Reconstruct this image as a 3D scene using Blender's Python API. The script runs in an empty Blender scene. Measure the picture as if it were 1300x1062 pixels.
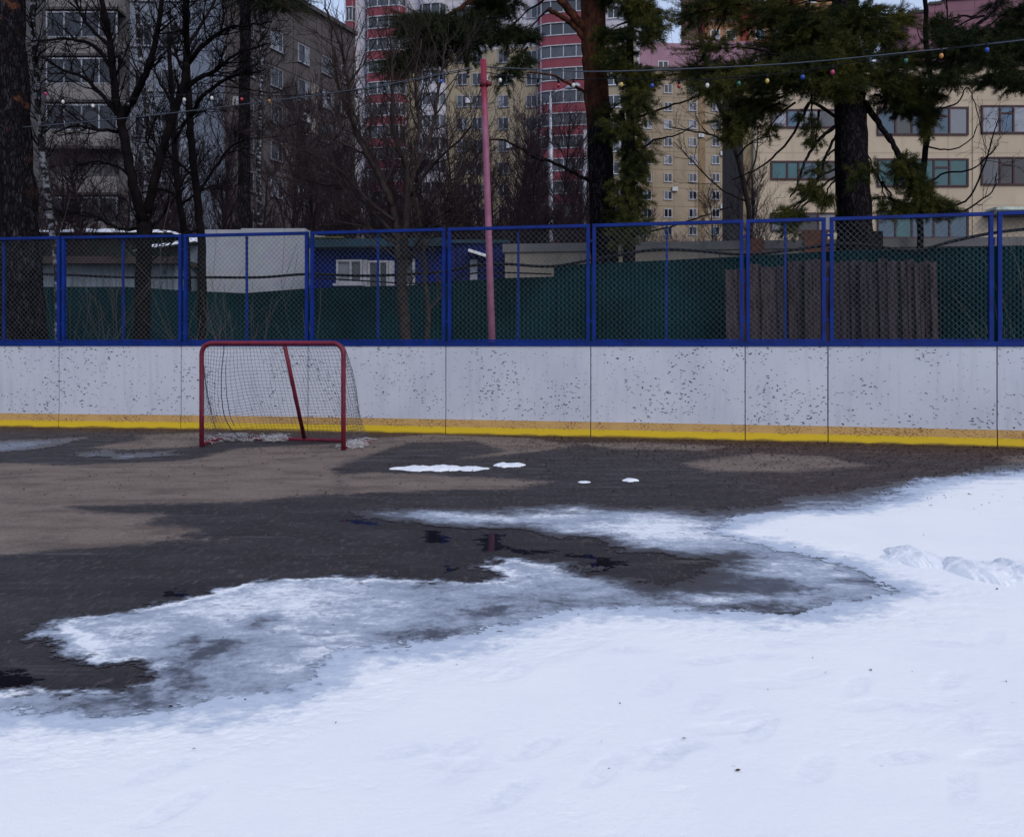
import bpy, math, random
import numpy as np
from mathutils import Vector, Matrix
R = math.radians
rng = random.Random(7)
sc = bpy.context.scene
COL = sc.collection
F, HZ, H = 1050.0, 436.0, 1.22          # focal length, horizon row and eye height of the photograph


def P(u, v, Y):
    return Vector(((u - 650) / F * Y, Y, H - (v - HZ) / F * Y))


def G(u, v, z=0.0):
    Y = F * H / (v - HZ)
    return Vector(((u - 650) / F * Y, Y, z))


# ------------------------------------------------------------------ object helpers
def link(o, parent=None):
    COL.objects.link(o)
    if parent:
        o.parent = parent
    return o


def wloc(o):
    l = Vector((0, 0, 0))
    while o is not None:
        l = l + o.location
        o = o.parent
    return l


def tag(o, label=None, cat=None, group=None, kind=None):
    if label: o['label'] = label
    if cat: o['category'] = cat
    if group: o['group'] = group
    if kind: o['kind'] = kind
    return o


def thing(name, label, cat, loc=(0, 0, 0), rz=0, group=None):
    o = bpy.data.objects.new(name, None)
    o.empty_display_size = .2
    o.location = loc
    o.rotation_euler.z = rz
    link(o)
    return tag(o, label, cat, group)


def copy_tree(o, parent=None):
    c = o.copy()
    link(c, parent)
    for ch in list(o.children):
        copy_tree(ch, c)
    return c


class MB:
    def __init__(s):
        s.v, s.f, s.m = [], [], []

    def quad(s, a, b, c, d, m=0):
        n = len(s.v)
        s.v += [tuple(a), tuple(b), tuple(c), tuple(d)]
        s.f.append((n, n + 1, n + 2, n + 3)); s.m.append(m)

    def box(s, c, d, m=0, M=None, bev=0):
        x, y, z = d[0] / 2, d[1] / 2, d[2] / 2
        n = len(s.v)
        for sz in (-1, 1):
            for sx, sy in ((-1, -1), (1, -1), (1, 1), (-1, 1)):
                p = Vector((sx * x, sy * y, sz * z))
                if M is not None: p = M @ p
                s.v.append((p.x + c[0], p.y + c[1], p.z + c[2]))
        for q in ((3, 2, 1, 0), (4, 5, 6, 7), (0, 1, 5, 4), (1, 2, 6, 5), (2, 3, 7, 6), (3, 0, 4, 7)):
            s.f.append(tuple(n + i for i in q)); s.m.append(m)

    def bb(s, x0, x1, y0, y1, z0, z1, m=0):
        s.box(((x0 + x1) / 2, (y0 + y1) / 2, (z0 + z1) / 2), (x1 - x0, y1 - y0, z1 - z0), m)

    def tube(s, pts, rad, sides=6, m=0, cap=True):
        pts = [Vector(p) for p in pts]
        k = len(pts)
        if not hasattr(rad, '__len__'): rad = [rad] * k
        n0 = len(s.v)
        t = (pts[1] - pts[0]).normalized()
        a = Vector((0, 0, 1)) if abs(t.z) < .8 else Vector((1, 0, 0))
        nx = t.cross(a).normalized()
        for i in range(k):
            if 0 < i < k - 1: t = pts[i + 1] - pts[i - 1]
            elif i: t = pts[i] - pts[i - 1]
            if t.length < 1e-9: t = Vector((0, 0, 1))
            t = t.normalized()
            nx = nx - t * nx.dot(t)
            if nx.length < 1e-6: nx = t.orthogonal()
            nx.normalize()
            ny = t.cross(nx)
            p, r = pts[i], rad[i]
            for j in range(sides):
                an = 6.2831853 * j / sides
                c_, s_ = math.cos(an) * r, math.sin(an) * r
                s.v.append((p.x + nx.x * c_ + ny.x * s_, p.y + nx.y * c_ + ny.y * s_, p.z + nx.z * c_ + ny.z * s_))
        for i in range(k - 1):
            b = n0 + i * sides
            for j in range(sides):
                j2 = (j + 1) % sides
                s.f.append((b + j, b + j2, b + sides + j2, b + sides + j)); s.m.append(m)
        if cap:
            s.f.append(tuple(n0 + j for j in range(sides - 1, -1, -1))); s.m.append(m)
            b = n0 + (k - 1) * sides
            s.f.append(tuple(b + j for j in range(sides))); s.m.append(m)

    def build(s, name, mats, parent=None, smooth=False, local=False):
        me = bpy.data.meshes.new(name)
        v = s.v
        if parent is not None and not local:
            o_ = wloc(parent)
            v = [(a - o_.x, b - o_.y, c - o_.z) for a, b, c in v]
        me.from_pydata(v, [], s.f)
        if not isinstance(mats, (list, tuple)): mats = [mats]
        for m in mats: me.materials.append(m)
        if len(mats) > 1: me.polygons.foreach_set('material_index', s.m)
        if smooth: me.polygons.foreach_set('use_smooth', [True] * len(s.f))
        me.update()
        return link(bpy.data.objects.new(name, me), parent)


def smooth_line(pts, n=4, jit=0.0, r=rng):
    """Catmull-Rom through points"""
    pts = [Vector(p) for p in pts]
    if len(pts) < 3: n = max(n, 3)
    Q = [pts[0] * 2 - pts[1]] + pts + [pts[-1] * 2 - pts[-2]]
    out = []
    for i in range(1, len(Q) - 2):
        p0, p1, p2, p3 = Q[i - 1:i + 3]
        for k in range(n):
            t = k / n
            out.append(.5 * ((2 * p1) + (p2 - p0) * t + (2 * p0 - 5 * p1 + 4 * p2 - p3) * t * t + (3 * p1 - p0 - 3 * p2 + p3) * t ** 3))
    out.append(pts[-1].copy())
    if jit:
        for i in range(1, len(out) - 1):
            out[i] += Vector((r.uniform(-jit, jit), r.uniform(-jit, jit), r.uniform(-jit, jit)))
    return out


# ------------------------------------------------------------------ node helpers
class NT:
    def __init__(s, name):
        s.mat = bpy.data.materials.new(name)
        s.mat.use_nodes = True
        s.t = s.mat.node_tree
        s.b = s.t.nodes['Principled BSDF']

    def n(s, typ, **kw):
        nd = s.t.nodes.new(typ)
        for k, v in kw.items(): setattr(nd, k, v)
        return nd

    def l(s, a, b): s.t.links.new(a, b)

    def put(s, sock, v):
        if isinstance(v, bpy.types.NodeSocket): s.l(v, sock)
        elif hasattr(v, '__len__') and len(v) == 3 and sock.type == 'RGBA': sock.default_value = (*v, 1)
        else: sock.default_value = v

    def co(s, scale=(1, 1, 1), rot=(0, 0, 0), kind='Object', dist=None):
        tc = s.n('ShaderNodeTexCoord')
        mp = s.n('ShaderNodeMapping')
        mp.inputs['Scale'].default_value = scale
        mp.inputs['Rotation'].default_value = rot
        s.l(tc.outputs[kind], mp.inputs['Vector'])
        return mp.outputs['Vector']

    def noise(s, vec, scale=5, det=4, rough=.55, dist=0, out='Fac'):
        nd = s.n('ShaderNodeTexNoise')
        s.l(vec, nd.inputs['Vector'])
        nd.inputs['Scale'].default_value = scale
        nd.inputs['Detail'].default_value = det
        nd.inputs['Roughness'].default_value = rough
        nd.inputs['Distortion'].default_value = dist
        return nd.outputs[out]

    def voro(s, vec, scale=5, feature='F1'):
        nd = s.n('ShaderNodeTexVoronoi', feature=feature)
        s.l(vec, nd.inputs['Vector'])
        nd.inputs['Scale'].default_value = scale
        return nd

    def math(s, op, a, b=0.0, clamp=False):
        nd = s.n('ShaderNodeMath', operation=op, use_clamp=clamp)
        s.put(nd.inputs[0], a); s.put(nd.inputs[1], b)
        return nd.outputs[0]

    def ss(s, x, a, b):
        """smooth step from a to b"""
        nd = s.n('ShaderNodeMapRange', interpolation_type='SMOOTHSTEP')
        s.put(nd.inputs['Value'], x)
        nd.inputs['From Min'].default_value = a
        nd.inputs['From Max'].default_value = b
        return nd.outputs['Result']

    def mix(s, f, a, b, typ='MIX'):
        nd = s.n('ShaderNodeMix', data_type='RGBA', blend_type=typ)
        s.put(nd.inputs[0], f); s.put(nd.inputs[6], a); s.put(nd.inputs[7], b)
        return nd.outputs[2]

    def sep(s, vec):
        nd = s.n('ShaderNodeSeparateXYZ'); s.l(vec, nd.inputs[0]); return nd.outputs

    def attr(s, name):
        nd = s.n('ShaderNodeAttribute', attribute_name=name); return nd.outputs['Fac']

    def bump(s, h, strength=.3, dist=.02):
        nd = s.n('ShaderNodeBump')
        s.put(nd.inputs['Height'], h)
        s.put(nd.inputs['Strength'], strength)
        nd.inputs['Distance'].default_value = dist
        s.l(nd.outputs[0], s.b.inputs['Normal'])
        return nd

    def fin(s, col=None, rough=.8, spec=.3, metal=0):
        if col is not None: s.put(s.b.inputs['Base Color'], col)
        s.put(s.b.inputs['Roughness'], rough)
        s.put(s.b.inputs['Specular IOR Level'], spec)
        s.put(s.b.inputs['Metallic'], metal)
        return s.mat


def simple(name, col, rough=.8, var=.35, scale=3, col2=None, bump=0, spec=.3, metal=0, sc3=(1, 1, 1), fine=0, per=False):
    m = NT(name)
    c = m.co(sc3)
    f = m.ss(m.noise(c, scale, 6, .62), .3, .72)
    c2 = col2 if col2 else tuple(x * (1 - var) for x in col)
    out = m.mix(f, col, c2)
    if fine:
        out = m.mix(fine, out, m.noise(c, scale * 12, 3, .6, out='Color'), 'SOFT_LIGHT')
    if per:
        oi = m.n('ShaderNodeObjectInfo')
        k = m.math('MULTIPLY_ADD', oi.outputs['Random'], .5)
        k.node.inputs[2].default_value = .72
        out = m.mix(1, out, k, 'MULTIPLY')
    if bump: m.bump(m.noise(c, scale * 5, 5, .6), bump)
    return m.fin(out, rough, spec, metal)


# ------------------------------------------------------------------ noise fields in numpy (for ground sheets)
def _hash(ix, iy, seed):
    h = (ix.astype(np.int64) * 374761393 + iy.astype(np.int64) * 668265263 + seed * 1442695) & 0xFFFFFFFF
    h = ((h ^ (h >> 13)) * 1274126177) & 0xFFFFFFFF
    return ((h ^ (h >> 16)) & 0xFFFF) / 65535.0


def vnoise(x, y, seed=0):
    ix, iy = np.floor(x), np.floor(y)
    fx, fy = x - ix, y - iy
    fx = fx * fx * (3 - 2 * fx); fy = fy * fy * (3 - 2 * fy)
    a, b = _hash(ix, iy, seed), _hash(ix + 1, iy, seed)
    c, d = _hash(ix, iy + 1, seed), _hash(ix + 1, iy + 1, seed)
    return (a + (b - a) * fx) * (1 - fy) + (c + (d - c) * fx) * fy


def fbm(x, y, sc_=1.0, octs=5, seed=0, gain=.55):
    t, amp, tot = np.zeros_like(x), 1.0, 0.0
    for o in range(octs):
        t += amp * (vnoise(x * sc_ + 17.3 * o, y * sc_ - 9.1 * o, seed + o) - .5)
        tot += amp; amp *= gain; sc_ *= 2.07
    return t / tot * 2


def sdf(x, y, poly):
    """signed distance in metres to a polygon given in photo pixels on the ground, inside positive"""
    pts = [G(*p) for p in poly]
    d = np.full(x.shape, 1e9); ins = np.zeros(x.shape, bool)
    n = len(pts)
    for i in range(n):
        ax, ay, bx, by = pts[i].x, pts[i].y, pts[(i + 1) % n].x, pts[(i + 1) % n].y
        ex, ey = bx - ax, by - ay
        t = np.clip(((x - ax) * ex + (y - ay) * ey) / (ex * ex + ey * ey + 1e-12), 0, 1)
        d = np.minimum(d, (x - ax - ex * t) ** 2 + (y - ay - ey * t) ** 2)
        cr = ((ay > y) != (by > y)) & (x < ex * (y - ay) / (ey if abs(ey) > 1e-12 else 1e-12) + ax)
        ins ^= cr
    d = np.sqrt(d)
    return np.where(ins, d, -d)


def sdfu(x, y, polys):
    r = np.full(x.shape, -1e9)
    for p in polys: r = np.maximum(r, sdf(x, y, p))
    return r


DRY = [
    [(-300, 588), (0, 587), (100, 590), (237, 584), (305, 568), (420, 563), (455, 560), (460, 575), (425, 595), (440, 612), (440, 627), (396, 628), (311, 637), (200, 639), (95, 643), (115, 649), (210, 653),
     (183, 667), (247, 672), (230, 681), (284, 684), (217, 687), (68, 697), (0, 707), (-300, 740)],
    [(415, 603), (480, 599), (560, 603), (640, 607), (705, 611), (650, 621), (560, 622), (440, 628)],
    [(440, 558), (545, 551), (680, 556), (735, 565), (690, 573), (600, 581), (588, 582), (640, 572), (600, 560), (520, 562), (470, 578), (430, 590)],
    [(860, 588), (960, 575), (1050, 579), (1105, 591), (1010, 599), (900, 598)],
    [(110, 568), (180, 558), (175, 552), (260, 548), (300, 556), (250, 567), (160, 571)],
    [(720, 562), (820, 561), (930, 566), (900, 572), (780, 570)],
    [(1270, 580), (1330, 574), (1330, 592), (1280, 590)],
]
PUDDLE = [
    [(532, 676), (556, 671), (578, 686), (560, 692), (540, 688)],
    [(603, 680), (622, 674), (642, 678), (640, 694), (625, 704), (608, 700)],
    [(640, 693), (720, 699), (800, 713), (800, 720), (760, 712), (700, 704), (640, 701)],
    [(742, 704), (782, 708), (790, 722), (756, 728), (744, 718)],
    [(190, 750), (215, 748), (246, 752), (236, 760), (205, 757)],
    [(-200, 848), (40, 850), (62, 862), (40, 876), (-200, 884)],
    [(560, 712), (576, 708), (580, 724), (566, 727)],
    [(415, 657), (470, 660), (500, 666), (450, 666)],
    [(1165, 741), (1180, 739), (1200, 745), (1180, 748)],
]
ICE = [
    [(62, 797), (72, 788), (130, 779), (210, 768), (290, 748), (350, 735), (430, 734), (520, 738), (580, 742), (640, 740), (646, 733), (640, 723), (598, 718), (655, 713), (700, 719),
     (745, 730), (790, 738), (830, 752), (900, 764), (1000, 770), (1000, 830), (600, 870), (300, 930), (-200, 960), (-200, 884), (0, 882), (60, 874), (150, 872), (190, 862), (195, 848), (170, 838), (125, 838), (118, 828), (90, 812), (66, 806)],
    [(470, 652), (540, 649), (640, 651), (740, 643), (830, 648), (900, 652), (1000, 640), (1300, 590), (1300, 720), (1120, 735), (1060, 716), (1000, 716), (930, 706), (860, 703), (800, 698), (760, 684), (700, 676), (660, 668), (580, 666), (500, 662)],
    [(0, 561), (60, 559), (98, 556), (90, 560), (40, 570), (0, 574), (-200, 580), (-200, 564)],
    [(105, 575), (135, 572), (140, 577), (110, 580)], [(140, 579), (215, 574), (218, 578), (150, 583)],
    [(830, 752), (900, 742), (930, 722), (960, 700), (1010, 694), (1070, 708), (1150, 728), (1235, 747), (1160, 770), (1050, 780), (900, 784), (820, 765)],
    [(1000, 636), (1050, 630), (1110, 622), (1110, 640), (1030, 646)],
    [(-200, 905), (-200, 884), (0, 880), (100, 876), (190, 868), (280, 880), (200, 905)],
]
FROST = [
    [(900, 742), (960, 738), (1100, 745), (1010, 752), (900, 750)], [(850, 757), (930, 758), (1000, 764), (900, 766)], [(930, 722), (1000, 716), (1060, 722), (1000, 730)],
    [(62, 797), (130, 779), (210, 768), (350, 737), (470, 737), (470, 770), (420, 800), (330, 790), (250, 800), (200, 822), (140, 822)],
    [(560, 650), (740, 645), (740, 658), (640, 664), (560, 662)],
    [(700, 668), (800, 655), (910, 655), (960, 690), (900, 696), (800, 690)],
    [(640, 714), (700, 721), (740, 735), (660, 745)],
    [(350, 810), (500, 790), (430, 840), (350, 850)],
    [(-200, 890), (0, 884), (0, 910), (-200, 920)],
]
MELT = [[(-300, 552), (110, 552), (80, 582), (-300, 590)], [(95, 568), (225, 568), (222, 588), (98, 586)], [(163, 876), (185, 858), (212, 848), (219, 852), (200, 866), (186, 880)], [(214, 858), (232, 855), (244, 861), (236, 869), (216, 867)], [(238, 840), (262, 823), (284, 815), (287, 819), (262, 833), (246, 845)],
        [(112, 858), (150, 842), (184, 842), (180, 850), (140, 864)], [(196, 890), (218, 880), (226, 884), (206, 896)], [(232, 812), (252, 808), (250, 818), (236, 818)], [(310, 788), (350, 780), (352, 784), (318, 793)], [(500, 806), (560, 796), (575, 802), (520, 812)], [(590, 776), (640, 772), (640, 778), (600, 782)],
        [(1060, 735), (1140, 742), (1190, 747), (1120, 744)], [(850, 722), (930, 728), (1010, 738), (1040, 748), (980, 756), (890, 746)], [(940, 764), (1000, 762), (980, 770)]]
SNOW = [
    [(-500, 925), (0, 905), (100, 898), (170, 903), (260, 890), (345, 880), (398, 864), (425, 838), (470, 832), (560, 818), (620, 803), (700, 783), (760, 772), (800, 770), (860, 774), (930, 778),
     (1000, 779), (1050, 773), (1070, 768), (1105, 760), (1140, 752), (1105, 741), (1075, 730), (1052, 716), (1000, 701), (950, 690), (905, 682), (890, 670), (925, 655), (1000, 648), (1060, 646), (1100, 639), (1130, 624), (1185, 608), (1300, 597), (4000, 566),
     (7000, 1000), (7000, 1500), (-2500, 1500), (-2500, 925)],
]


def grid_mesh(name, X, Y, Z, keep, mat, attrs=()):
    nr, nc = X.shape
    co = np.stack([X, Y, Z], -1).reshape(-1, 3).astype(np.float32)
    idx = np.arange(nr * nc).reshape(nr, nc)
    q = np.stack([idx[:-1, :-1], idx[:-1, 1:], idx[1:, 1:], idx[1:, :-1]], -1).reshape(-1, 4)
    if keep is not None:
        q = q[keep[:-1, :-1].reshape(-1)]
        used = np.unique(q)
        remap = np.full(nr * nc, -1); remap[used] = np.arange(len(used))
        q = remap[q]; co = co[used]
    else:
        used = np.arange(nr * nc)
    me = bpy.data.meshes.new(name)
    me.vertices.add(len(co)); me.vertices.foreach_set('co', co.reshape(-1))
    me.loops.add(q.size); me.loops.foreach_set('vertex_index', q.reshape(-1).astype(np.int32))
    me.polygons.add(len(q)); me.polygons.foreach_set('loop_start', np.arange(0, q.size, 4, dtype=np.int32))
    me.polygons.foreach_set('use_smooth', np.ones(len(q), bool))
    me.update(calc_edges=True); me.validate()
    for an, arr in attrs:
        a = me.attributes.new(an, 'FLOAT', 'POINT')
        a.data.foreach_set('value', arr.reshape(-1)[used].astype(np.float32))
    me.materials.append(mat)
    return link(bpy.data.objects.new(name, me))


# ------------------------------------------------------------------ camera, world, sun
cam = bpy.data.cameras.new('camera')
cam.sensor_width = 36; cam.lens = F / 1300 * 36; cam.shift_y = -(531 - HZ) / 1300
cam.clip_start = .05; cam.clip_end = 1500
co_ = link(bpy.data.objects.new('camera', cam)); co_.location = (0, 0, H); co_.rotation_euler = (R(90), 0, 0)
sc.camera = co_

SUN_EL, SUN_AZ = 38, 150
w = bpy.data.worlds.new('World'); sc.world = w; w.use_nodes = True
nt = w.node_tree; bg = nt.nodes['Background']
sky = nt.nodes.new('ShaderNodeTexSky'); sky.sky_type = 'NISHITA'; sky.sun_disc = False
sky.sun_elevation = R(SUN_EL); sky.sun_rotation = R(SUN_AZ); sky.air_density = 1.0; sky.dust_density = 4.0; sky.ozone_density = 1.6
mx = nt.nodes.new('ShaderNodeMix'); mx.data_type = 'RGBA'; mx.inputs[0].default_value = .55
mx.inputs[7].default_value = (6.75, 8.0, 11.0, 1)      # flat pale cloud cover
nt.links.new(sky.outputs[0], mx.inputs[6]); nt.links.new(mx.outputs[2], bg.inputs[0]); bg.inputs[1].default_value = .1
sl = bpy.data.lights.new('sun', 'SUN'); sl.energy = .8; sl.angle = R(25); sl.color = (1, .93, .86)
so = link(bpy.data.objects.new('sun', sl))
az = R(SUN_AZ)
sdir = Vector((math.sin(az) * math.cos(R(SUN_EL)), math.cos(az) * math.cos(R(SUN_EL)), math.sin(R(SUN_EL))))
so.rotation_euler = sdir.to_track_quat('Z', 'Y').to_euler(); so.location = sdir * 60
vs = sc.view_settings; vs.view_transform = 'Standard'; vs.look = 'None'; vs.gamma = 1; vs.exposure = 0.19
try: sc.cycles.max_bounces = 6; sc.cycles.transparent_max_bounces = 8
except Exception: pass

# ------------------------------------------------------------------ materials
M = {}


def ground_material():
    m = NT('asphalt')
    c = m.co()
    st = m.co((1, 2.2, 1))
    n1 = m.noise(st, 1.6, 8, .65); n2 = m.noise(c, 16, 6, .72); n3 = m.noise(m.co((1, .38, 1)), 64, 4, .75); n4 = m.noise(m.co((1, .38, 1)), 27, 5, .75)
    d = m.math('ADD', m.attr('dry'), m.math('MULTIPLY', m.math('SUBTRACT', n1, .5), .42))
    d = m.math('ADD', d, m.math('MULTIPLY', m.math('SUBTRACT', n2, .5), .42))
    dry = m.ss(d, -.06, .1)
    wetc = m.mix(m.ss(n1, .35, .7), (.023, .0185, .0205), (.042, .035, .039))
    wetc = m.mix(m.math('MULTIPLY', m.ss(n4, .53, .62), .8), wetc, (.086, .07, .073))
    wetc = m.mix(m.math('MULTIPLY', m.ss(n3, .53, .62), .8), wetc, (.006, .008, .011))
    lit = m.ss(m.math('ADD', m.attr('litter'), m.math('MULTIPLY', m.math('SUBTRACT', n2, .5), 1.3)), .15, .6)
    litc = m.mix(m.ss(n4, .44, .58), (.017, .009, .009), (.1, .05, .04))
    wetc = m.mix(m.math('MULTIPLY', lit, .9), wetc, litc)
    dryc = m.mix(m.ss(n1, .3, .7), (.21, .164, .137), (.143, .109, .093))
    dryc = m.mix(m.math('MULTIPLY', m.ss(n1, .48, .7), .55), dryc, (.085, .064, .056))
    dryc = m.mix(m.math('MULTIPLY', m.ss(n3, .54, .64), .75), dryc, (.06, .042, .038))
    dryc = m.mix(m.math('MULTIPLY', m.ss(n4, .57, .66), .5), dryc, (.27, .235, .21))
    col = m.mix(dry, wetc, dryc)
    vo = m.voro(c, 45)
    grit = m.math('MULTIPLY', m.math('LESS_THAN', vo.outputs['Distance'], .14), m.math('GREATER_THAN', m.sep(vo.outputs['Color'])[0], .95))
    col = m.mix(m.math('MULTIPLY', grit, .6), col, (.3, .27, .26))
    # thin dark twigs and needles lying about
    tw = None
    for sc1, rot, an in ((13, 20, (1, 5, 1)), (15, -25, (1, 6, 1)), (17, 80, (1, 6, 1))):
        vv = m.voro(m.co(an, (0, 0, R(rot))), sc1)
        k = m.math('MULTIPLY', m.math('LESS_THAN', vv.outputs['Distance'], .16), m.math('GREATER_THAN', m.sep(vv.outputs['Color'])[0], .8))
        tw = k if tw is None else m.math('MAXIMUM', tw, k)
    col = m.mix(m.math('MULTIPLY', tw, .6), col, (.03, .018, .016))
    # skate scrapes and chalky arcs
    wv = m.noise(m.co((.2, 3.6, 1), (0, 0, R(9))), 2.2, 5, .6)
    col = m.mix(m.math('MULTIPLY', m.ss(wv, .61, .67), .3), col, (.16, .145, .14))
    pn_ = m.math('ADD', m.math('MULTIPLY', m.math('SUBTRACT', m.noise(st, 5, 6, .68), .5), .42), m.math('MULTIPLY', m.math('SUBTRACT', n2, .5), .16))
    pud = m.ss(m.math('ADD', m.attr('puddle'), pn_), .0, .03)
    rim = m.ss(m.math('ADD', m.attr('puddle'), pn_), -.28, .0)
    col = m.mix(m.math('MULTIPLY', rim, .5), col, (.016, .015, .019))
    col = m.mix(pud, col, (.008, .008, .012))
    damp = m.ss(m.noise(st, 2.6, 5, .6), .48, .68)
    r_wet = m.math('SUBTRACT', .66, m.math('MULTIPLY', damp, .2))
    ro = m.n('ShaderNodeMix'); m.put(ro.inputs[0], dry); m.put(ro.inputs[2], r_wet); ro.inputs[3].default_value = .92
    r2 = m.n('ShaderNodeMix'); m.put(r2.inputs[0], pud); m.put(r2.inputs[2], ro.outputs[0]); r2.inputs[3].default_value = .04
    hgt = m.math('ADD', m.math('MULTIPLY', n4, .6), m.math('MULTIPLY', n3, .5))
    m.bump(hgt, m.math('MULTIPLY', m.math('SUBTRACT', 1.0, pud), .7), .02)
    return m.fin(col, r2.outputs[0], .25)


def snow_material():
    m = NT('snow')
    c = m.co()
    st = m.co((1, 1.5, 1), (0, 0, R(5)))
    n1 = m.noise(c, 1.3, 6, .6); n2 = m.noise(c, 26, 5, .7); n3 = m.noise(st, 3.2, 8, .7, .3); n4 = m.noise(st, 16, 6, .75)
    thin = m.attr('thin')
    col = m.mix(m.ss(n1, .35, .7), (.85, .86, .88), (.89, .895, .9))
    e = m.math('ADD', m.math('MULTIPLY', m.math('SUBTRACT', n3, .5), 1.1), m.math('MULTIPLY', m.math('SUBTRACT', n4, .5), .7))
    t = m.ss(m.math('ADD', thin, e), .45, .95)
    col = m.mix(m.math('MULTIPLY', t, .9), col, (.44, .51, .63))
    t2 = m.ss(m.math('ADD', thin, e), 1.0, 1.3)
    col = m.mix(m.math('MULTIPLY', t2, .8), col, (.17, .2, .28))
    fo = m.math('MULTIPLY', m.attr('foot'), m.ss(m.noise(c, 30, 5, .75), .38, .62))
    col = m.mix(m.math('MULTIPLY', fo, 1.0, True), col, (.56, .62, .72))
    dirt = m.math('MULTIPLY', m.ss(m.noise(c, 2.1, 7, .72), .55, .75), m.ss(m.noise(c, 48, 4, .8), .5, .66))
    col = m.mix(m.math('MULTIPLY', dirt, .22), col, (.6, .63, .68))
    vo = m.voro(m.co((1, 2, 1)), 7)
    bit = m.math('MULTIPLY', m.math('LESS_THAN', vo.outputs['Distance'], .05), m.math('GREATER_THAN', m.sep(vo.outputs['Color'])[1], .86))
    col = m.mix(m.math('MULTIPLY', bit, .45), col, (.42, .44, .5))
    n5 = m.noise(c, 150, 4, .8)
    col = m.mix(m.math('MULTIPLY', m.ss(n5, .52, .7), .14), col, (.55, .58, .63))
    m.bump(m.math('ADD', m.math('MULTIPLY', n2, .8), m.math('MULTIPLY', n5, .5)), .3, .012)
    return m.fin(col, .8, .2)


def ice_material():
    m = NT('ice')
    c = m.co()
    st = m.co((1, 1.5, 1), (0, 0, R(4)))
    n1 = m.noise(st, 1.7, 9, .7, .5); n2 = m.noise(st, 7, 8, .76, .3); n3 = m.noise(m.co((1, .8, 1)), 36, 5, .75)
    sk = m.noise(m.co((.7, 2.4, 1), (0, 0, R(12))), 3.4, 6, .68)
    fr = m.math('ADD', m.math('MULTIPLY', m.attr('frost'), .3), m.math('MULTIPLY', m.math('SUBTRACT', n1, .5), 1.5))
    fr = m.math('ADD', fr, m.math('MULTIPLY', m.math('SUBTRACT', n2, .5), 1.4))
    fr = m.math('ADD', fr, m.math('MULTIPLY', m.math('SUBTRACT', n3, .5), .8))
    fr = m.math('ADD', fr, m.math('SUBTRACT', m.math('MULTIPLY', m.ss(m.attr('cover'), .0, .3), .62), .3))
    f = m.ss(fr, -.45, .3)
    f2 = m.ss(fr, .22, .8)
    col = m.mix(f, (.07, .078, .105), (.34, .39, .48))
    col = m.mix(f2, col, (.8, .82, .86))
    col = m.mix(m.math('MULTIPLY', m.ss(sk, .58, .66), .5), col, (.12, .15, .23))
    bl = m.ss(m.noise(m.co((1, 1.2, 1)), 4.2, 6, .7), .6, .68)
    col = m.mix(m.math('MULTIPLY', bl, .7), col, (.16, .19, .26))
    cov = m.ss(m.math('ADD', m.attr('cover'), m.math('ADD', m.math('MULTIPLY', m.math('SUBTRACT', n2, .5), .25), m.math('MULTIPLY', m.math('SUBTRACT', n3, .5), .22))), -.02, .36)
    col = m.mix(cov, (.036, .034, .04), col)
    ro = m.n('ShaderNodeMix'); m.put(ro.inputs[0], f); ro.inputs[2].default_value = .35; ro.inputs[3].default_value = .75
    m.bump(m.math('ADD', n2, m.math('MULTIPLY', n3, .4)), .3, .012)
    return m.fin(col, ro.outputs[0], .3)


def board_material():
    m = NT('white_board')
    c = m.co()
    lo = m.noise(c, .8, 4, .6)
    st = m.noise(m.co((6, 6, .5)), 2, 5, .6)
    col = m.mix(m.ss(lo, .35, .7), (.535, .56, .63), (.46, .49, .565))
    col = m.mix(m.math('MULTIPLY', m.ss(st, .48, .75), .36), col, (.33, .35, .42))
    dn = m.ss(m.noise(c, 1.7, 3, .5), .4, .62)
    wob = m.mix(.06, c, m.noise(c, 16, 3, .6, out='Color'), 'ADD')
    oi = m.n('ShaderNodeObjectInfo')
    col = m.mix(m.math('MULTIPLY', oi.outputs['Random'], .14), col, (.3, .33, .42))
    marks = None
    for scale, rot, anis, th, keep in ((11, 25, (1, 1, 2.2), .2, .40), (10, -35, (1, 1, 2.8), .2, .42), (19, 0, (1, 1, 1.3), .26, .46), (14, -65, (1, 1, 2.4), .23, .44), (7, 60, (1, 1, 4.4), .18, .40), (9, 120, (1, 1, 3.4), .2, .42), (12, 85, (1, 1, 2.6), .2, .48), (31, 10, (1, 1, 1.4), .26, .6)):
        mp = m.n('ShaderNodeMapping'); mp.inputs['Scale'].default_value = anis; mp.inputs['Rotation'].default_value = (0, R(rot), 0)
        m.l(wob, mp.inputs['Vector'])
        # marks live on the board plane: flatten depth
        fl = m.n('ShaderNodeVectorMath', operation='MULTIPLY'); fl.inputs[1].default_value = (1, .001, 1); m.l(mp.outputs[0], fl.inputs[0])
        vo = m.voro(fl.outputs[0], scale)
        rnd = m.sep(vo.outputs['Color'])
        thr = m.math('MULTIPLY', m.math('MULTIPLY', rnd[1], th), m.math('MULTIPLY_ADD', dn, .5))
        thr.node.inputs[1].default_value = th
        k = m.math('MULTIPLY', m.math('LESS_THAN', vo.outputs['Distance'], thr), m.math('GREATER_THAN', m.math('ADD', rnd[0], m.math('MULTIPLY', dn, .12)), keep + .18))
        marks = k if marks is None else m.math('MAXIMUM', marks, k)
    col = m.mix(m.math('MULTIPLY', marks, .88), col, (.022, .026, .045))
    return m.fin(col, .5, .35)


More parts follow.
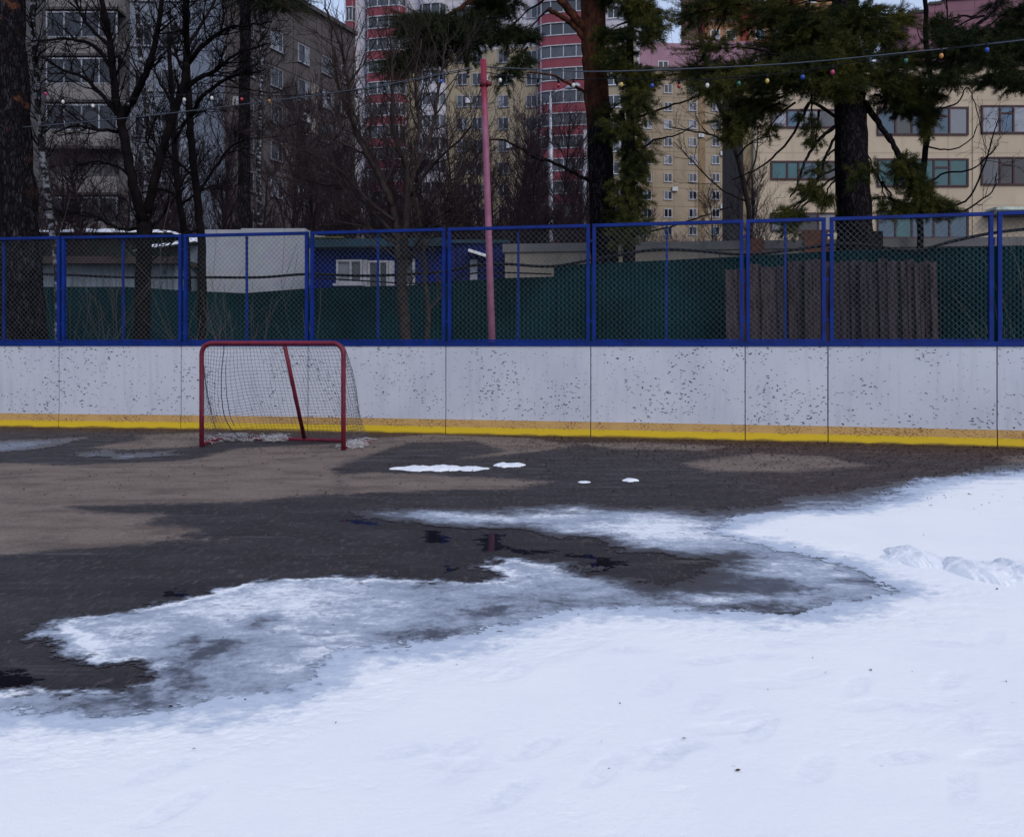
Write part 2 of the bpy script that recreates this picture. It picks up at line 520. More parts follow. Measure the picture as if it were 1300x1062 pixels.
def kick_material():
    m = NT('kick_strip')
    c = m.co()
    z = m.sep(c)[2]
    n = m.noise(m.co((1, 1, 4)), 14, 5, .65)
    up = m.ss(m.math('ADD', z, m.math('MULTIPLY', m.math('SUBTRACT', n, .5), .012)), .098, .106)
    col = m.mix(up, (.66, .46, .02), (.53, .33, .12))
    n2 = m.noise(m.co((1, 1, 1.6)), 38, 4, .7)
    nl = m.noise(c, 3, 3, .5)
    band = m.math('MULTIPLY', m.ss(z, .06, .12), m.ss(n2, .5, .57))
    band = m.math('MULTIPLY', band, m.ss(nl, .3, .65))
    col = m.mix(m.math('MULTIPLY', band, .9), col, (.13, .07, .03))
    low = m.math('MULTIPLY', m.ss(m.math('ADD', z, m.math('MULTIPLY', m.math('SUBTRACT', nl, .5), .06)), .035, .005), .8)
    col = m.mix(low, col, (.08, .05, .03))
    return m.fin(col, .55, .3)


def pine_bark(name, orange_from=None, base=(.02, .017, .02), patches=None):
    m = NT(name)
    c = m.co((1, 1, .26))
    w_ = m.mix(.12, c, m.noise(c, 9, 4, .6, out='Color'), 'ADD')
    vo = m.voro(w_, 24, 'DISTANCE_TO_EDGE'); vc_ = m.voro(w_, 24)
    n = m.noise(m.co((1, 1, .4)), 12, 7, .7)
    plates = m.math('MULTIPLY', m.ss(vo.outputs['Distance'], .02, .2), m.ss(n, .3, .7))
    pc = m.mix(m.sep(vc_.outputs['Color'])[0], base, tuple(x * 3.2 for x in base))
    col = m.mix(plates, (.005, .0045, .006), pc)
    z = m.sep(m.co())[2]
    if orange_from is not None:
        fz = m.ss(m.math('ADD', z, m.math('MULTIPLY', m.math('SUBTRACT', m.noise(m.co(), 1.6, 6, .65), .5), 3.4)), orange_from - .3, orange_from + 1.0)
        oc = m.mix(m.ss(m.noise(m.co((1, 1, .5)), 7, 6, .7), .35, .68), (.13, .05, .028), (.035, .018, .016))
        col = m.mix(m.math('MULTIPLY', fz, .95), col, oc)
    if patches is not None:
        pt = m.ss(m.noise(m.co((1, 1, .9)), 2.6, 6, .68), .57, .66)
        up = m.ss(z, patches, patches + 1.2)
        col = m.mix(m.math('MULTIPLY', m.math('MULTIPLY', pt, up), .85), col, (.12, .05, .03))
    m.bump(m.math('ADD', plates, m.math('MULTIPLY', n, .6)), .9, .03)
    return m.fin(col, .95, .03)


def birch_bark():
    m = NT('birch_bark')
    n = m.noise(m.co((1, 1, 1.6)), 5.5, 6, .68)
    n2 = m.noise(m.co((1, 1, 7)), 5, 4, .6)
    f = m.math('MAXIMUM', m.ss(n, .42, .5), m.ss(n2, .57, .62))
    return m.fin(m.mix(f, (.24, .25, .29), (.014, .013, .015)), .85, .2)


def wood_planks():
    m = NT('weathered_wood')
    c = m.co((1, 1, .07))
    oi = m.n('ShaderNodeObjectInfo')
    n = m.noise(c, 24, 6, .7); kn = m.noise(m.co((1, 1, .35)), 5, 3, .5)
    a = m.mix(oi.outputs['Random'], (.036, .031, .04), (.062, .048, .052))
    col = m.mix(m.ss(n, .35, .7), a, (.012, .01, .013))
    col = m.mix(m.math('MULTIPLY', m.ss(kn, .66, .72), .7), col, (.02, .014, .012))
    m.bump(n, .4, .01)
    return m.fin(col, .95, .05)


def pole_paint():
    m = NT('faded_pole_paint')
    z = m.sep(m.co())[2]
    n = m.noise(m.co((2, 2, .8)), 6, 6, .65)
    f = m.ss(m.math('ADD', z, m.math('MULTIPLY', m.math('SUBTRACT', n, .5), 1.0)), 4.25, 4.7)
    pink = m.mix(m.ss(n, .35, .7), (.29, .105, .18), (.21, .068, .12))
    col = m.mix(f, pink, (.2, .014, .04))
    chip = m.ss(m.noise(m.co((3, 3, 1.2)), 22, 4, .6), .66, .7)
    col = m.mix(m.math('MULTIPLY', chip, .6), col, (.1, .05, .06))
    return m.fin(col, .55, .35)


def red_paint():
    m = NT('worn_red_paint')
    c = m.co()
    n = m.noise(c, 9, 6, .65)
    col = m.mix(m.ss(n, .35, .7), (.165, .014, .034), (.1, .009, .022))
    chip = m.ss(m.noise(c, 34, 5, .65), .66, .7)
    col = m.mix(m.math('MULTIPLY', chip, .8), col, (.25, .15, .16))
    return m.fin(col, .5, .3)


def concrete_wall_mat(name, a, b, stain):
    m = NT(name)
    c = m.co()
    n = m.noise(c, .9, 6, .65); s2 = m.noise(m.co((2.2, 2.2, .25)), 1.6, 6, .65)
    col = m.mix(m.ss(n, .35, .68), a, b)
    col = m.mix(m.math('MULTIPLY', m.ss(s2, .52, .7), .6), col, stain)
    col = m.mix(.25, col, m.noise(c, 30, 4, .7, out='Color'), 'SOFT_LIGHT')
    return m.fin(col, .9, .2)


def foliage(name, a, b):
    m = NT(name)
    c = m.co()
    f = m.ss(m.noise(c, 1.6, 4, .6), .35, .68)
    col = m.mix(f, a, b)
    return m.fin(col, .8, .06)


def glass(name, col, rough=.08, var=.4):
    m = NT(name)
    oi = m.n('ShaderNodeObjectInfo')
    n = m.noise(m.co((1, 1, 1)), 1.2, 3, .5)
    k = m.mix(m.ss(m.math('ADD', m.math('MULTIPLY', n, .7), m.math('MULTIPLY', oi.outputs['Random'], .5)), .35, .75), col, tuple(x * (1 - var) for x in col))
    return m.fin(k, rough, .5)


M['asphalt'] = ground_material(); M['snow'] = snow_material(); M['ice'] = ice_material()
M['board'] = board_material(); M['kick'] = kick_material()
M['blue'] = simple('blue_paint', (.001, .022, .195), .55, .45, 5, fine=.2, spec=.2)
M['wire'] = simple('galvanised_wire', (.10, .13, .145), .6, .4, 2)
M['red'] = red_paint(); M['pole'] = pole_paint()
M['net'] = simple('net_cord', (.115, .115, .16), .9, .4, 4)
M['fray'] = simple('frayed_cord', (.66, .66, .7), .95, .5, 20)
M['green'] = simple('green_sheet', (.0045, .034, .043), .7, .55, .7, fine=.2, spec=.06)
M['wood'] = wood_planks()
M['pine_bark'] = pine_bark('pine_bark'); M['pine_bark_orange'] = pine_bark('orange_pine_bark', 5.9)
M['pine_bark_left'] = pine_bark('flaking_pine_bark', None, (.021, .019, .024), 3.4)
M['bark'] = simple('dark_bark', (.0125, .0105, .012), .95, .5, 6, bump=.3, spec=.03)
M['bark_brown'] = simple('brown_bark', (.046, .036, .035), .95, .5, 8, bump=.4, spec=.05)
M['bark_far'] = simple('grey_twig_bark', (.034, .024, .031), .95, .4, .5, spec=.03)
M['birch'] = birch_bark()
M['needle'] = foliage('pine_needles', (.02, .03, .012), (.088, .087, .022))
M['needle_dark'] = foliage('dark_pine_needles', (.012, .021, .012), (.036, .045, .016))
M['cable'] = simple('black_cable', (.012, .013, .018), .7, .3, 3, spec=.08)
M['steel'] = simple('galvanised_steel', (.46, .49, .57), .5, .35, 4, metal=.2)
M['concrete'] = concrete_wall_mat('old_concrete', (.22, .2, .18), (.3, .27, .22), (.1, .09, .085))
M['coping'] = concrete_wall_mat('coping_concrete', (.15, .15, .16), (.2, .19, .19), (.08, .08, .08))
M['brick'] = simple('orange_brick', (.2, .085, .055), .9, .4, 6)
M['brown'] = simple('brown_fascia', (.055, .036, .034), .8, .4, 3)

# ------------------------------------------------------------------ ground, ice and snow sheets
BX = [(-75, 540.4), (75, 542.7), (230, 544.5), (391, 547.2), (566, 551), (750, 554.8), (946, 559.2), (1051, 561.4), (1266, 567)]
J = [G(u, v) for u, v in BX]
J.insert(0, J[0] - Vector((1.88, -.3, 0)))
J.insert(0, J[0] - Vector((1.88, -.22, 0)))
J.append(J[-1] + Vector((1.82, -.52, 0))); J.append(J[-1] + Vector((1.8, -.6, 0)))
GATE = 9                                  # panel J[9] -> J[10] is the gate


def board_y(x):
    return np.interp(x, [p.x for p in J], [p.y for p in J])


def axis(parts):
    out = []
    for a, b, n in parts: out += list(np.linspace(a, b, n, endpoint=False))
    return np.array(out + [parts[-1][1]])


xs = axis([(-400, -60, 8), (-60, -10, 20), (-10, 10, 700), (10, 60, 20), (60, 400, 8)])
near = F * H / (np.linspace(1090, 538, 520) - HZ)
ys = np.concatenate([axis([(-60, 0, 6), (0, near[0], 12)])[:-1], near, axis([(near[-1] + .3, 20, 14), (20, 60, 12), (60, 600, 12)])])
GX, GY = np.meshgrid(xs, ys)
inside = (np.abs(GX) < 11) & (GY > 1.2) & (GY < 13.5)
dry = np.full(GX.shape, -.6); pud = np.full(GX.shape, -1.0)
dx, dy_ = GX[inside], GY[inside]
dry[inside] = np.clip(sdfu(dx, dy_, DRY), -.6, .6)
pud[inside] = np.clip(sdfu(dx, dy_, PUDDLE), -1, 1)
lit = np.clip(1 - (board_y(GX) - GY) / 1.6, 0, 1) * .55 + np.clip((GX - 1.0) / 4, 0, .35) * (GY > 6)
gz = np.zeros_like(GX)
ground = tag(grid_mesh('ground', GX, GY, gz, None, M['asphalt'], [('dry', dry), ('puddle', pud), ('litter', lit)]), kind='structure')

s_ = axis([(-1.4, -.68, 130), (-.68, .68, 1050), (.68, 1.4, 130)])
yy = F * H / (np.linspace(1130, 552, 620) - HZ)
yy = np.concatenate([np.linspace(-6, yy[0], 70)[:-1], yy])
S, Yg = np.meshgrid(s_, yy)
Xg = S * (np.abs(Yg) * .8 + 1.6)
Xj = Xg + fbm(Xg, Yg, 3.1, 4, 51) * .05; Yj = Yg + fbm(Xg, Yg, 3.1, 4, 77) * .08
di = sdfu(Xj, Yj, ICE)
st1 = fbm(Xg * 1.0, Yg * 1.5, 2.6, 6, 3, .62); st2 = fbm(Xg, Yg * 1.3, 13, 5, 9, .65)
ds = np.maximum(sdfu(Xj, Yj, SNOW), 1.9 - Yg)
fi = np.clip(di, -.5, .36) + .1 + .15 * st1 + .10 * st2 + .06 * fbm(Xg, Yg * 1.6, 34, 4, 13, .7)
edge_crisp = np.clip((Xg + 2.2) * .0 + .0, 0, 1)
bnd = Yg < board_y(Xg) - .1
fr = np.clip(sdfu(Xj, Yj, FROST) / .25, -1, 1)
fr = np.clip(fr - np.where(Yg > 8, .7, 2.4) * np.clip((sdfu(Xj, Yj, MELT) + .05 * st2 + .04 * fbm(Xg, Yg, 24, 4, 41, .7)) / .14 + .45, 0, 1), -2.2, 1)
crisp = np.clip((.5 - Xg) / .5, 0, 1) * np.clip((5.0 - Yg) / .3, 0, 1)
d1 = sdf(Xj, Yj, ICE[0])
fi2 = fi * (1 + 2.2 * crisp) - .16 * crisp
fr = np.clip(fr + 1.5 * crisp * np.exp(-((d1 - .02 + .05 * st2) / .03) ** 2), -2.2, 1.6)
tag(grid_mesh('ice', Xg, Yg, np.full_like(Xg, .004), (fi2 > .03) & bnd & (ds < .3), M['ice'], [('frost', fr), ('cover', fi2)]), kind='structure')
fs = np.clip(ds, -.5, .5) + .12 * st1 + .09 * st2 + .06 * fbm(Xg, Yg * 1.6, 34, 4, 15, .7)
hgt = np.clip(fs / .5, 0, 1)
hgt = hgt * hgt * (3 - 2 * hgt)
Zs = .007 + .013 * hgt + .001 * fbm(Xg, Yg, .9, 3, 21) * hgt + .0008 * fbm(Xg, Yg * 1.5, 6, 4, 31) * hgt
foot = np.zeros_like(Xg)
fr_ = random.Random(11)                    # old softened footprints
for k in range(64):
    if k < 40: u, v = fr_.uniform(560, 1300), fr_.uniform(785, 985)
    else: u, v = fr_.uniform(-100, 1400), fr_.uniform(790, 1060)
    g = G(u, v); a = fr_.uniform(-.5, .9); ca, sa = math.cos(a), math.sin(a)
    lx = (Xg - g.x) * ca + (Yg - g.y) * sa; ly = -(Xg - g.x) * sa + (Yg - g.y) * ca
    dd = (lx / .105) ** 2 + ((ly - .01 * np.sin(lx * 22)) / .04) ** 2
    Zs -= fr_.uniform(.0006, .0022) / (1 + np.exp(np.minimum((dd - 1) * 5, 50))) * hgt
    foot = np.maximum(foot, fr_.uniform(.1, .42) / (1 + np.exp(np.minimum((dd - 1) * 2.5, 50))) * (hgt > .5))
Zs = np.maximum(Zs, .0065)
thin = 1.15 * (1 - np.clip((fs + .0) / .42, 0, 1))
right = np.clip((Yg - 5.4) / 1.6, 0, 1) * .5
tag(grid_mesh('snow', Xg, Yg, Zs, (fs > .0) & bnd, M['snow'], [('thin', thin + right * (1 - thin * .5)), ('foot', foot)]), kind='structure')

# leaf litter, one scattered layer
mb = MB(); r = random.Random(5)
for k in range(17000):
    if k < 12500:
        x = r.uniform(-9, 8); y = float(board_y(x)) - 0
        if r.random() < .5: x = r.uniform(0, 7)
        y = float(board_y(x)) - abs(r.gauss(0, 1.5)) - .04
    else:
        g = G(r.uniform(-50, 1350), r.uniform(560, 1000)); x, y = g.x, g.y
        if y < 6.5 and r.random() < .985: continue
    s1 = r.uniform(.005, .017) * (1 if y > 6 else .6); a = r.uniform(0, 6.28); t = r.uniform(-.6, .6)
    z0 = .024 if y < 6.6 else .008
    c_, s2 = math.cos(a) * s1, math.sin(a) * s1
    mb.quad((x - c_, y - s2, z0), (x + s2 * .5, y - c_ * .5, z0 + s1 * abs(t)), (x + c_, y + s2, z0 + s1 * t * .5), (x - s2 * .5, y + c_ * .5, z0))
tag(mb.build('leaf_litter', simple('dead_leaf', (.045, .026, .02), .9, .5, 9)), 'dark brown dead leaves and twigs scattered over the wet asphalt and snow', 'leaf litter', kind='stuff')


# ------------------------------------------------------------------ snow lumps
def mound(name, label, u0, u1, vb, hpx, depth, seed, cat='snow'):
    a, b = G(u0, vb), G(u1, vb)
    L = (b - a).length; px = a.y / F
    hh = hpx * px
    n1, n2 = 90, 34
    sx = np.linspace(-.5, .5, n1); sy = np.linspace(-.5, .5, n2)
    A, B = np.meshgrid(sx, sy)
    ea = np.clip(1 - (np.abs(A) * 2) ** 2, 0, 1)
    edge = ea ** .6 * np.clip(1 - (np.abs(B) * 2) ** 2, 0, 1) ** .55
    nz = fbm(A * L + seed, B * depth, 14, 5, seed, .65)
    n0 = fbm(A * L + seed, B * 0 + 3.3, 5, 3, seed + 9)
    Z = hh * edge * (.8 + .9 * n0 + .32 * nz)
    cx, cy = (a.x + b.x) / 2, (a.y + b.y) / 2
    wob = 1 + .9 * fbm(A * L, B * 0, 11, 5, seed + 4, .65)
    X = A * L; Y = B * depth * wob * ea ** .45 + .05 * fbm(A * L, B * 0 + 7, 4, 3, seed + 2)
    o = grid_mesh(name, X, Y, Z - .002, None, M['lump'])
    o.location = (cx, cy, .006 if cy > 7 else .011)
    return tag(o, label, cat)


M['lump'] = simple('packed_snow', (.8, .82, .86), .85, .25, 14, col2=(.72, .75, .81), bump=.35)
mound('snow_lump', 'rounded lump of packed snow on the white snowfield, left one of the pair', 1116, 1214, 712, 11, .36, 3)
mound('snow_lump', 'long lump of packed snow at the right edge, right one of the pair', 1200, 1340, 730, 15, .42, 8)
mound('snow_patch', 'long thin strip of melting snow on the dark asphalt right of the goal', 494, 622, 595, 5.5, .3, 4)
mound('snow_patch', 'short melting snow remnant just right of the long snow strip', 626, 668, 591, 3.5, .2, 5)
mound('snow_patch', 'tiny scrap of snow alone on dark asphalt below the boards', 790, 812, 611, 2.6, .12, 6)
mound('snow_patch', 'tiniest flat scrap of snow on asphalt, left of the other scrap', 733, 750, 612, 2, .1, 9)


# ------------------------------------------------------------------ rink boards, fence and gate
class Panel:
    def __init__(s, i):
        s.a, s.b = J[i].copy(), J[i + 1].copy()
        d = s.b - s.a; s.L = d.length; s.d = d.normalized(); s.n = Vector((-s.d.y, s.d.x, 0))  # n points away from the rink
        s.M = Matrix((s.d, s.n, Vector((0, 0, 1)))).transposed()

    def p(s, x, y, z): return s.a + s.d * x + s.n * y + Vector((0, 0, z))

    def box(s, mb, x0, x1, y0, y1, z0, z1, m=0):
        mb.box(s.p((x0 + x1) / 2, (y0 + y1) / 2, (z0 + z1) / 2), (x1 - x0, y1 - y0, z1 - z0), m, s.M)


FT = 2.74


def boards_panel(pn, root, gap=.006):
    mb = MB(); pn.box(mb, gap, pn.L - gap, 0, .04, .2, 1.185); mb.build('board_panel', M['board'], root)
    mb = MB(); pn.box(mb, gap, pn.L - gap, -.012, .04, .0, .198); mb.build('kick_plate', M['kick'], root)
    mb = MB(); pn.box(mb, -.004, pn.L - .004, -.016, .12, 1.187, 1.245); mb.build('top_rail', M['blue'], root)


def chain_link(pn, root, x0, x1, z0, z1, y=.06, cell=.074):
    mb = MB(); r_ = random.Random(int(pn.a.x * 100))
    W, Hh = x1 - x0, z1 - z0
    k = -Hh
    while k < W + Hh:
        for sgn in (1, -1):
            # line x = k + sgn * z
            if sgn == 1: za, zb = max(0, -k), min(Hh, W - k)
            else: za, zb = max(0, k - W), min(Hh, k)
            if zb - za > .02:
                xa, xb = k + sgn * za, k + sgn * zb
                sag = r_.uniform(-.004, .004)
                mid = pn.p(x0 + (xa + xb) / 2 + sag, y + .012 + sgn * .003, z0 + (za + zb) / 2)
                mb.tube([pn.p(x0 + xa, y + sgn * .003, z0 + za), mid, pn.p(x0 + xb, y + sgn * .003, z0 + zb)], .0019, 3, cap=False)
        k += cell
    mb.build('chain_link', M['wire'], root)


def mesh_panel(pn, root, mid=True, g=.018):
    t = .043
    for xa in (g, pn.L - g - t): mb = MB(); pn.box(mb, xa, xa + t, .03, .08, 1.247, FT); mb.build('frame_post', M['blue'], root)
    mb = MB(); pn.box(mb, g, pn.L - g, .027, .083, FT + .002, FT + .043); mb.build('frame_bar', M['blue'], root)
    mb = MB(); pn.box(mb, g + t + .002, pn.L - g - t - .002, .035, .075, 1.25, 1.275); mb.build('frame_bar', M['blue'], root)
    if mid:
        mb = MB(); pn.box(mb, pn.L / 2 - .014, pn.L / 2 + .014, .075, .105, 1.278, FT - .002); mb.build('mid_post', M['blue'], root)
    chain_link(pn, root, g + t, pn.L - g - t, 1.276, FT)
    if g < .03:   # clamps across the double posts
        for z in (1.5, 2.0, 2.55): mb = MB(); pn.box(mb, pn.L - g - .01, pn.L + g + .01, .045, .065, z, z + .03); mb.build('clamp', M['blue'], root)


for lo, hi, lb, lf in ((0, GATE, 'long white puck marked rink boards with yellow kick strip, left of the gate', 'blue framed chain link fence above the long rink boards, left of the gate'),
                       (GATE + 1, len(J) - 1, 'short white rink boards with yellow kick strip, right of the gate', 'blue framed chain link fence above the short boards, right of the gate')):
    rb = thing('rink_boards', lb, 'rink boards', J[lo])
    rf = thing('mesh_fence', lf, 'fence', J[lo] + Vector((0, 0, 1.245)))
    for i in range(lo, hi):
        pn = Panel(i); boards_panel(pn, rb); mesh_panel(pn, rf)
gt = thing('rink_gate', 'narrow rink gate, white board below and tall blue mesh frame, before the plank stack', 'gate', J[GATE])
pn = Panel(GATE); boards_panel(pn, gt, .008); mesh_panel(pn, gt, False, .03)
for z in (.35, .95, 1.6, 2.4): mb = MB(); pn.box(mb, pn.L - .015, pn.L + .012, .125, .14, z, z + .09); mb.build('hinge', M['blue'], gt)

# ------------------------------------------------------------------ hockey goal
gl, gr = G(256, 567), G(436, 571.3)
gd = (gr - gl).normalized(); gn = Vector((-gd.y, gd.x, 0)); gw = (gr - gl).length
goal = thing('hockey_goal', 'worn red hockey goal with torn net standing on asphalt before the boards', 'hockey goal', (gl + gr) / 2)


def gp(x, y, z): return (gl + gr) / 2 + gd * x + gn * y + Vector((0, 0, z))


hw, GH = gw / 2, 1.225
pts = [gp(-hw, 0, 0), gp(-hw, 0, .5), gp(-hw, 0, GH - .13)]
for k in range(1, 7):
    a = math.pi / 2 * k / 6; pts.append(gp(-hw + .13 * (1 - math.cos(a)), 0, GH - .13 + .13 * math.sin(a)))
for k in range(0, 7):
    a = math.pi / 2 * k / 6; pts.append(gp(hw - .13 + .13 * math.sin(a), 0, GH - .13 * (1 - math.cos(a))))
pts += [gp(hw, 0, .5), gp(hw, 0, 0)]
mb = MB(); mb.tube(pts, .027, 14); mb.build('front_frame', M['red'], goal, True)
DP = .62


def U(a, inset=0.0):
    """plan outline of the base, a in 0..1 from left post round the back to the right post"""
    s1 = .63; Lb = 2 * (hw + .1); tot = 2 * s1 + Lb
    t = a * tot
    if t < s1: f = t / s1; x, y = -hw - .1 * f, DP * f
    elif t < s1 + Lb: f = (t - s1) / Lb; x, y = -hw - .1 + Lb * f, DP + .07 * math.sin(math.pi * f)
    else: f = (t - s1 - Lb) / s1; x, y = hw + .1 - .1 * f, DP * (1 - f)
    return x, y


mb = MB(); mb.tube([gp(*U(i / 60), .03) for i in range(61)], .022, 10); mb.build('base_rail', M['red'], goal, True)
bt, bb_ = gp(-.0 + .165, .0, GH - .03), gp(.1, DP + .06, .05)
mb = MB(); mb.tube([bt, bt.lerp(bb_, .5), bb_], .024, 10); mb.build('brace', M['red'], goal, True)


def netp(a, t):
    """t = 1 at the crossbar, 0 at the base"""
    x1, y1 = U(a)
    sd = .17
    if a < sd: lx = -hw
    elif a > 1 - sd: lx = hw
    else: lx = -hw + 2 * hw * (a - sd) / (1 - 2 * sd)
    zt = GH - .02
    if a < sd: zt = GH - .02 - .13 * (1 - a / sd) ** 3
    elif a > 1 - sd: zt = GH - .02 - .13 * (1 - (1 - a) / sd) ** 3
    f = (1 - t) ** .85
    x, y = lx + (x1 - lx) * f, y1 * f
    # slack folds, strongest in the left half
    fold = math.exp(-((a - .27) / .07) ** 2)
    y -= .26 * fold * math.sin(math.pi * min(1, t * 1.05)) ** .8
    x += .06 * math.sin(a * 21 + t * 3) * t * (1 - t) * 2 - .12 * fold * t * (1 - t)
    y -= .06 * math.sin(a * 33 + 2 * t) * t * (1 - t) * 2
    z = .03 + (zt - .03) * t - .05 * math.sin(math.pi * t) * math.sin(math.pi * a) - .05 * fold * math.sin(math.pi * t)
    return gp(x, y, z)


mb = MB(); r = random.Random(3)
NA, NT_ = 66, 30
gridp = [[netp(i / NA, j / NT_) + Vector((r.uniform(-.004, .004), r.uniform(-.004, .004), r.uniform(-.004, .004))) for j in range(NT_ + 1)] for i in range(NA + 1)]
for i in range(NA + 1): mb.tube(gridp[i], .0021, 3, cap=False)
for j in range(NT_ + 1): mb.tube([gridp[i][j] for i in range(NA + 1)], .0021, 3, cap=False)
mb.tube([gridp[18][j] + Vector((0, -.01, 0)) for j in range(NT_ + 1)], .006, 5)
mb.tube([gridp[19][j] + Vector((.0, -.01, 0)) for j in range(6, 26)], .004, 4)
mb.build('net', M['net'], goal)
for lo_, hi_, cnt in ((.06, .46, 330), (.86, .985, 200)):
    mb = MB()
    for k in range(cnt):
        a = min(hi_, max(lo_, r.choice([r.uniform(lo_, hi_), r.gauss((lo_ + hi_) / 2, .03), r.gauss(hi_ - .04, .02)])))
        x, y = U(a)
        p = gp(x + r.gauss(0, .018), y - .01 + r.gauss(0, .02), abs(r.gauss(.03, .02)) + .008)
        ps = [p]
        for q in range(5): p = p + Vector((r.gauss(0, .026), r.gauss(0, .018), r.gauss(0, .014))); p.z = max(.006, min(p.z, .095)); ps.append(p.copy())
        mb.tube(ps, r.uniform(.0014, .0032), 4)
    mb.build('frayed_netting', M['fray'], goal)

# ------------------------------------------------------------------ pole, wires and bulbs
PY = 11.75
ptop, pbot = P(613.5, 76, PY), P(624.5, 433, PY)
pdir = (ptop - pbot) / (ptop.z - pbot.z); base = pbot - pdir * pbot.z
pole = thing('pole', 'leaning faded pink metal pole with red top carrying wires behind the boards', 'pole', base)
mb = MB(); mb.tube([base, base.lerp(ptop, .35), base.lerp(ptop, .8), ptop], [.053, .05, .046, .044], 14); mb.build('shaft', M['pole'], pole, True)
mb = MB(); mb.tube([ptop - pdir * .38, ptop - pdir * .3], .062, 12)
mb.tube([ptop - pdir * .34 + Vector((.03, -.02, 0)), ptop - pdir * .34 + Vector((.1, -.05, -.02))], .035, 8); mb.build('clamp_ring', M['red'], pole, True)


def hang(px, r_=.007):
    return smooth_line([P(u, v, Y) for u, v, Y in px], 6)


wl = [(-260, 186, 14.6), (0, 164, 13.6), (160, 150, 13.0), (330, 130, 12.5), (470, 111, 12.1), (600, 86, PY)]
wr = [(618, 85, PY), (690, 89, 11.5), (760, 91, 11.3), (860, 88, 11.0), (1000, 81, 10.7), (1140, 68, 10.3), (1300, 51, 9.9), (1500, 25, 9.3)]
for nm, px, lab in (('overhead_wire', wl, 'thin pale overhead wire rising from the left pine to the pink pole'), ('overhead_wire', wr, 'thin pale overhead wire running from the pink pole to the right edge')):
    mb = MB(); mb.tube(hang(px), .0085, 5); tag(mb.build(nm, simple('wire_sheath', (.06, .075, .1), .35, .4, .9), None, True), lab, 'wire')
BC = {'y': (.55, .4, .08), 'w': (.62, .62, .6), 'r': (.3, .015, .03), 'b': (.012, .06, .35), 'g': (.01, .12, .08), 'o': (.5, .22, .03), 'p': (.42, .03, .13), 'k': (.02, .02, .03)}
BM = {}
for k, c in BC.items(): BM[k] = simple('bulb_glass_' + {'y': 'yellow', 'w': 'white', 'r': 'red', 'b': 'blue', 'g': 'green', 'o': 'orange', 'p': 'pink', 'k': 'dark'}[k], c, .15, .15, 3, spec=.5)
CN = {'y': 'yellow bulb', 'w': 'white bulb', 'r': 'red bulb', 'b': 'blue bulb', 'g': 'green bulb', 'o': 'orange bulb', 'p': 'pink bulb', 'k': 'dark unlit bulb'}


def bulb_string(lab, px, bulbs):
    a = P(*px[0])
    root = thing('light_string', lab, 'light string', a)
    line = hang(px)
    mb = MB(); mb.tube(line, .0065, 5); mb.build('cord', M['cable'], root)
    for u, c in bulbs:
        # find the cord where it passes this column
        best = min(line, key=lambda p: abs(p.x / p.y * F + 650 - u))
        i = line.index(best); q = line[min(i + 1, len(line) - 1)] if best.x / best.y * F + 650 < u else line[max(i - 1, 0)]
        ua, ub = best.x / best.y * F + 650, q.x / q.y * F + 650
        p = best.lerp(q, min(1, max(0, (u - ua) / (ub - ua)))) if abs(ub - ua) > 1e-6 else best
        mb = MB(); mb.tube([p + Vector((0, 0, .006)), p - Vector((0, 0, .05))], [.016, .019], 8); sk = mb.build('socket', M['cable'], root, True)
        mb = MB(); zs = [0, .01, .028, .045, .058, .064]; rs = [.013, .02, .026, .024, .014, .003]
        mb.tube([p - Vector((0, 0, .05 + z)) for z in zs], rs, 10); b = mb.build('bulb', BM[c], sk, True)
        tag(b, CN[c])


bulb_string('sagging cord of coloured bulbs from the left pine to the pink pole', [(-120, 96, 14.4), (35, 108, 13.7), (80, 123, 13.4), (130, 128, 13.1), (270, 118, 12.8), (350, 122, 12.5), (470, 113, 12.1), (600, 88, PY)],
            [(58, 'p'), (80, 'w'), (118, 'w'), (163, 'k'), (195, 'k'), (234, 'w'), (269, 'w'), (307, 'r'), (342, 'o'), (380, 'k'), (417, 'k'), (453, 'k'), (488, 'k'), (560, 'b'), (594, 'k')])
bulb_string('sagging cord of coloured bulbs running from the pink pole across the right pines', [(618, 92, PY), (650, 97, 11.65), (700, 101, 11.5), (789, 100, 11.3), (862, 102, 11.05), (940, 98, 10.85), (1019, 90, 10.65), (1090, 78, 10.5), (1150, 69, 10.3), (1253, 55, 10.0), (1400, 38, 9.6)],
            [(635, 'w'), (683, 'k'), (709, 'r'), (728, 'w'), (789, 'y'), (828, 'b'), (862, 'r'), (898, 'w'), (938, 'g'), (974, 'y'), (1019, 'b'), (1057, 'p'), (1150, 'g'), (1195, 'o'), (1253, 'b')])


# ------------------------------------------------------------------ green fence, planks, cable
def fenceY(u): return 1 / (1 / 18.8 + (1 / 13.9 - 1 / 18.8) * u / 1300)


def green_fence(lab, tops):
    a = P(tops[0][0], HZ, fenceY(tops[0][0])); a.z = 0
    root = thing('green_fence', lab, 'fence', a)
    us = np.linspace(tops[0][0], tops[-1][0], int((tops[-1][0] - tops[0][0]) / 2.6))
    mb = MB(); prev = None
    for k, u in enumerate(us):
        Y = fenceY(u) + (.018 if k % 2 else -.018) + .03 * math.sin(u * .031)
        v = np.interp(u, [t[0] for t in tops], [t[1] for t in tops])
        t = P(u, v, Y); b = Vector((t.x, t.y, 0))
        if prev: mb.quad(prev[0], b, t, prev[1])
        prev = (b, t)
    mb.build('sheet', M['green'], root)
    for u in np.arange(tops[0][0] + 20, tops[-1][0], 150):
        Y = fenceY(u) + .1; v = np.interp(u, [t[0] for t in tops], [t[1] for t in tops])
        t = P(u, v + 3, Y); mb = MB(); mb.tube([Vector((t.x, t.y, 0)), t], .03, 8); mb.build('post', M['steel'], root)


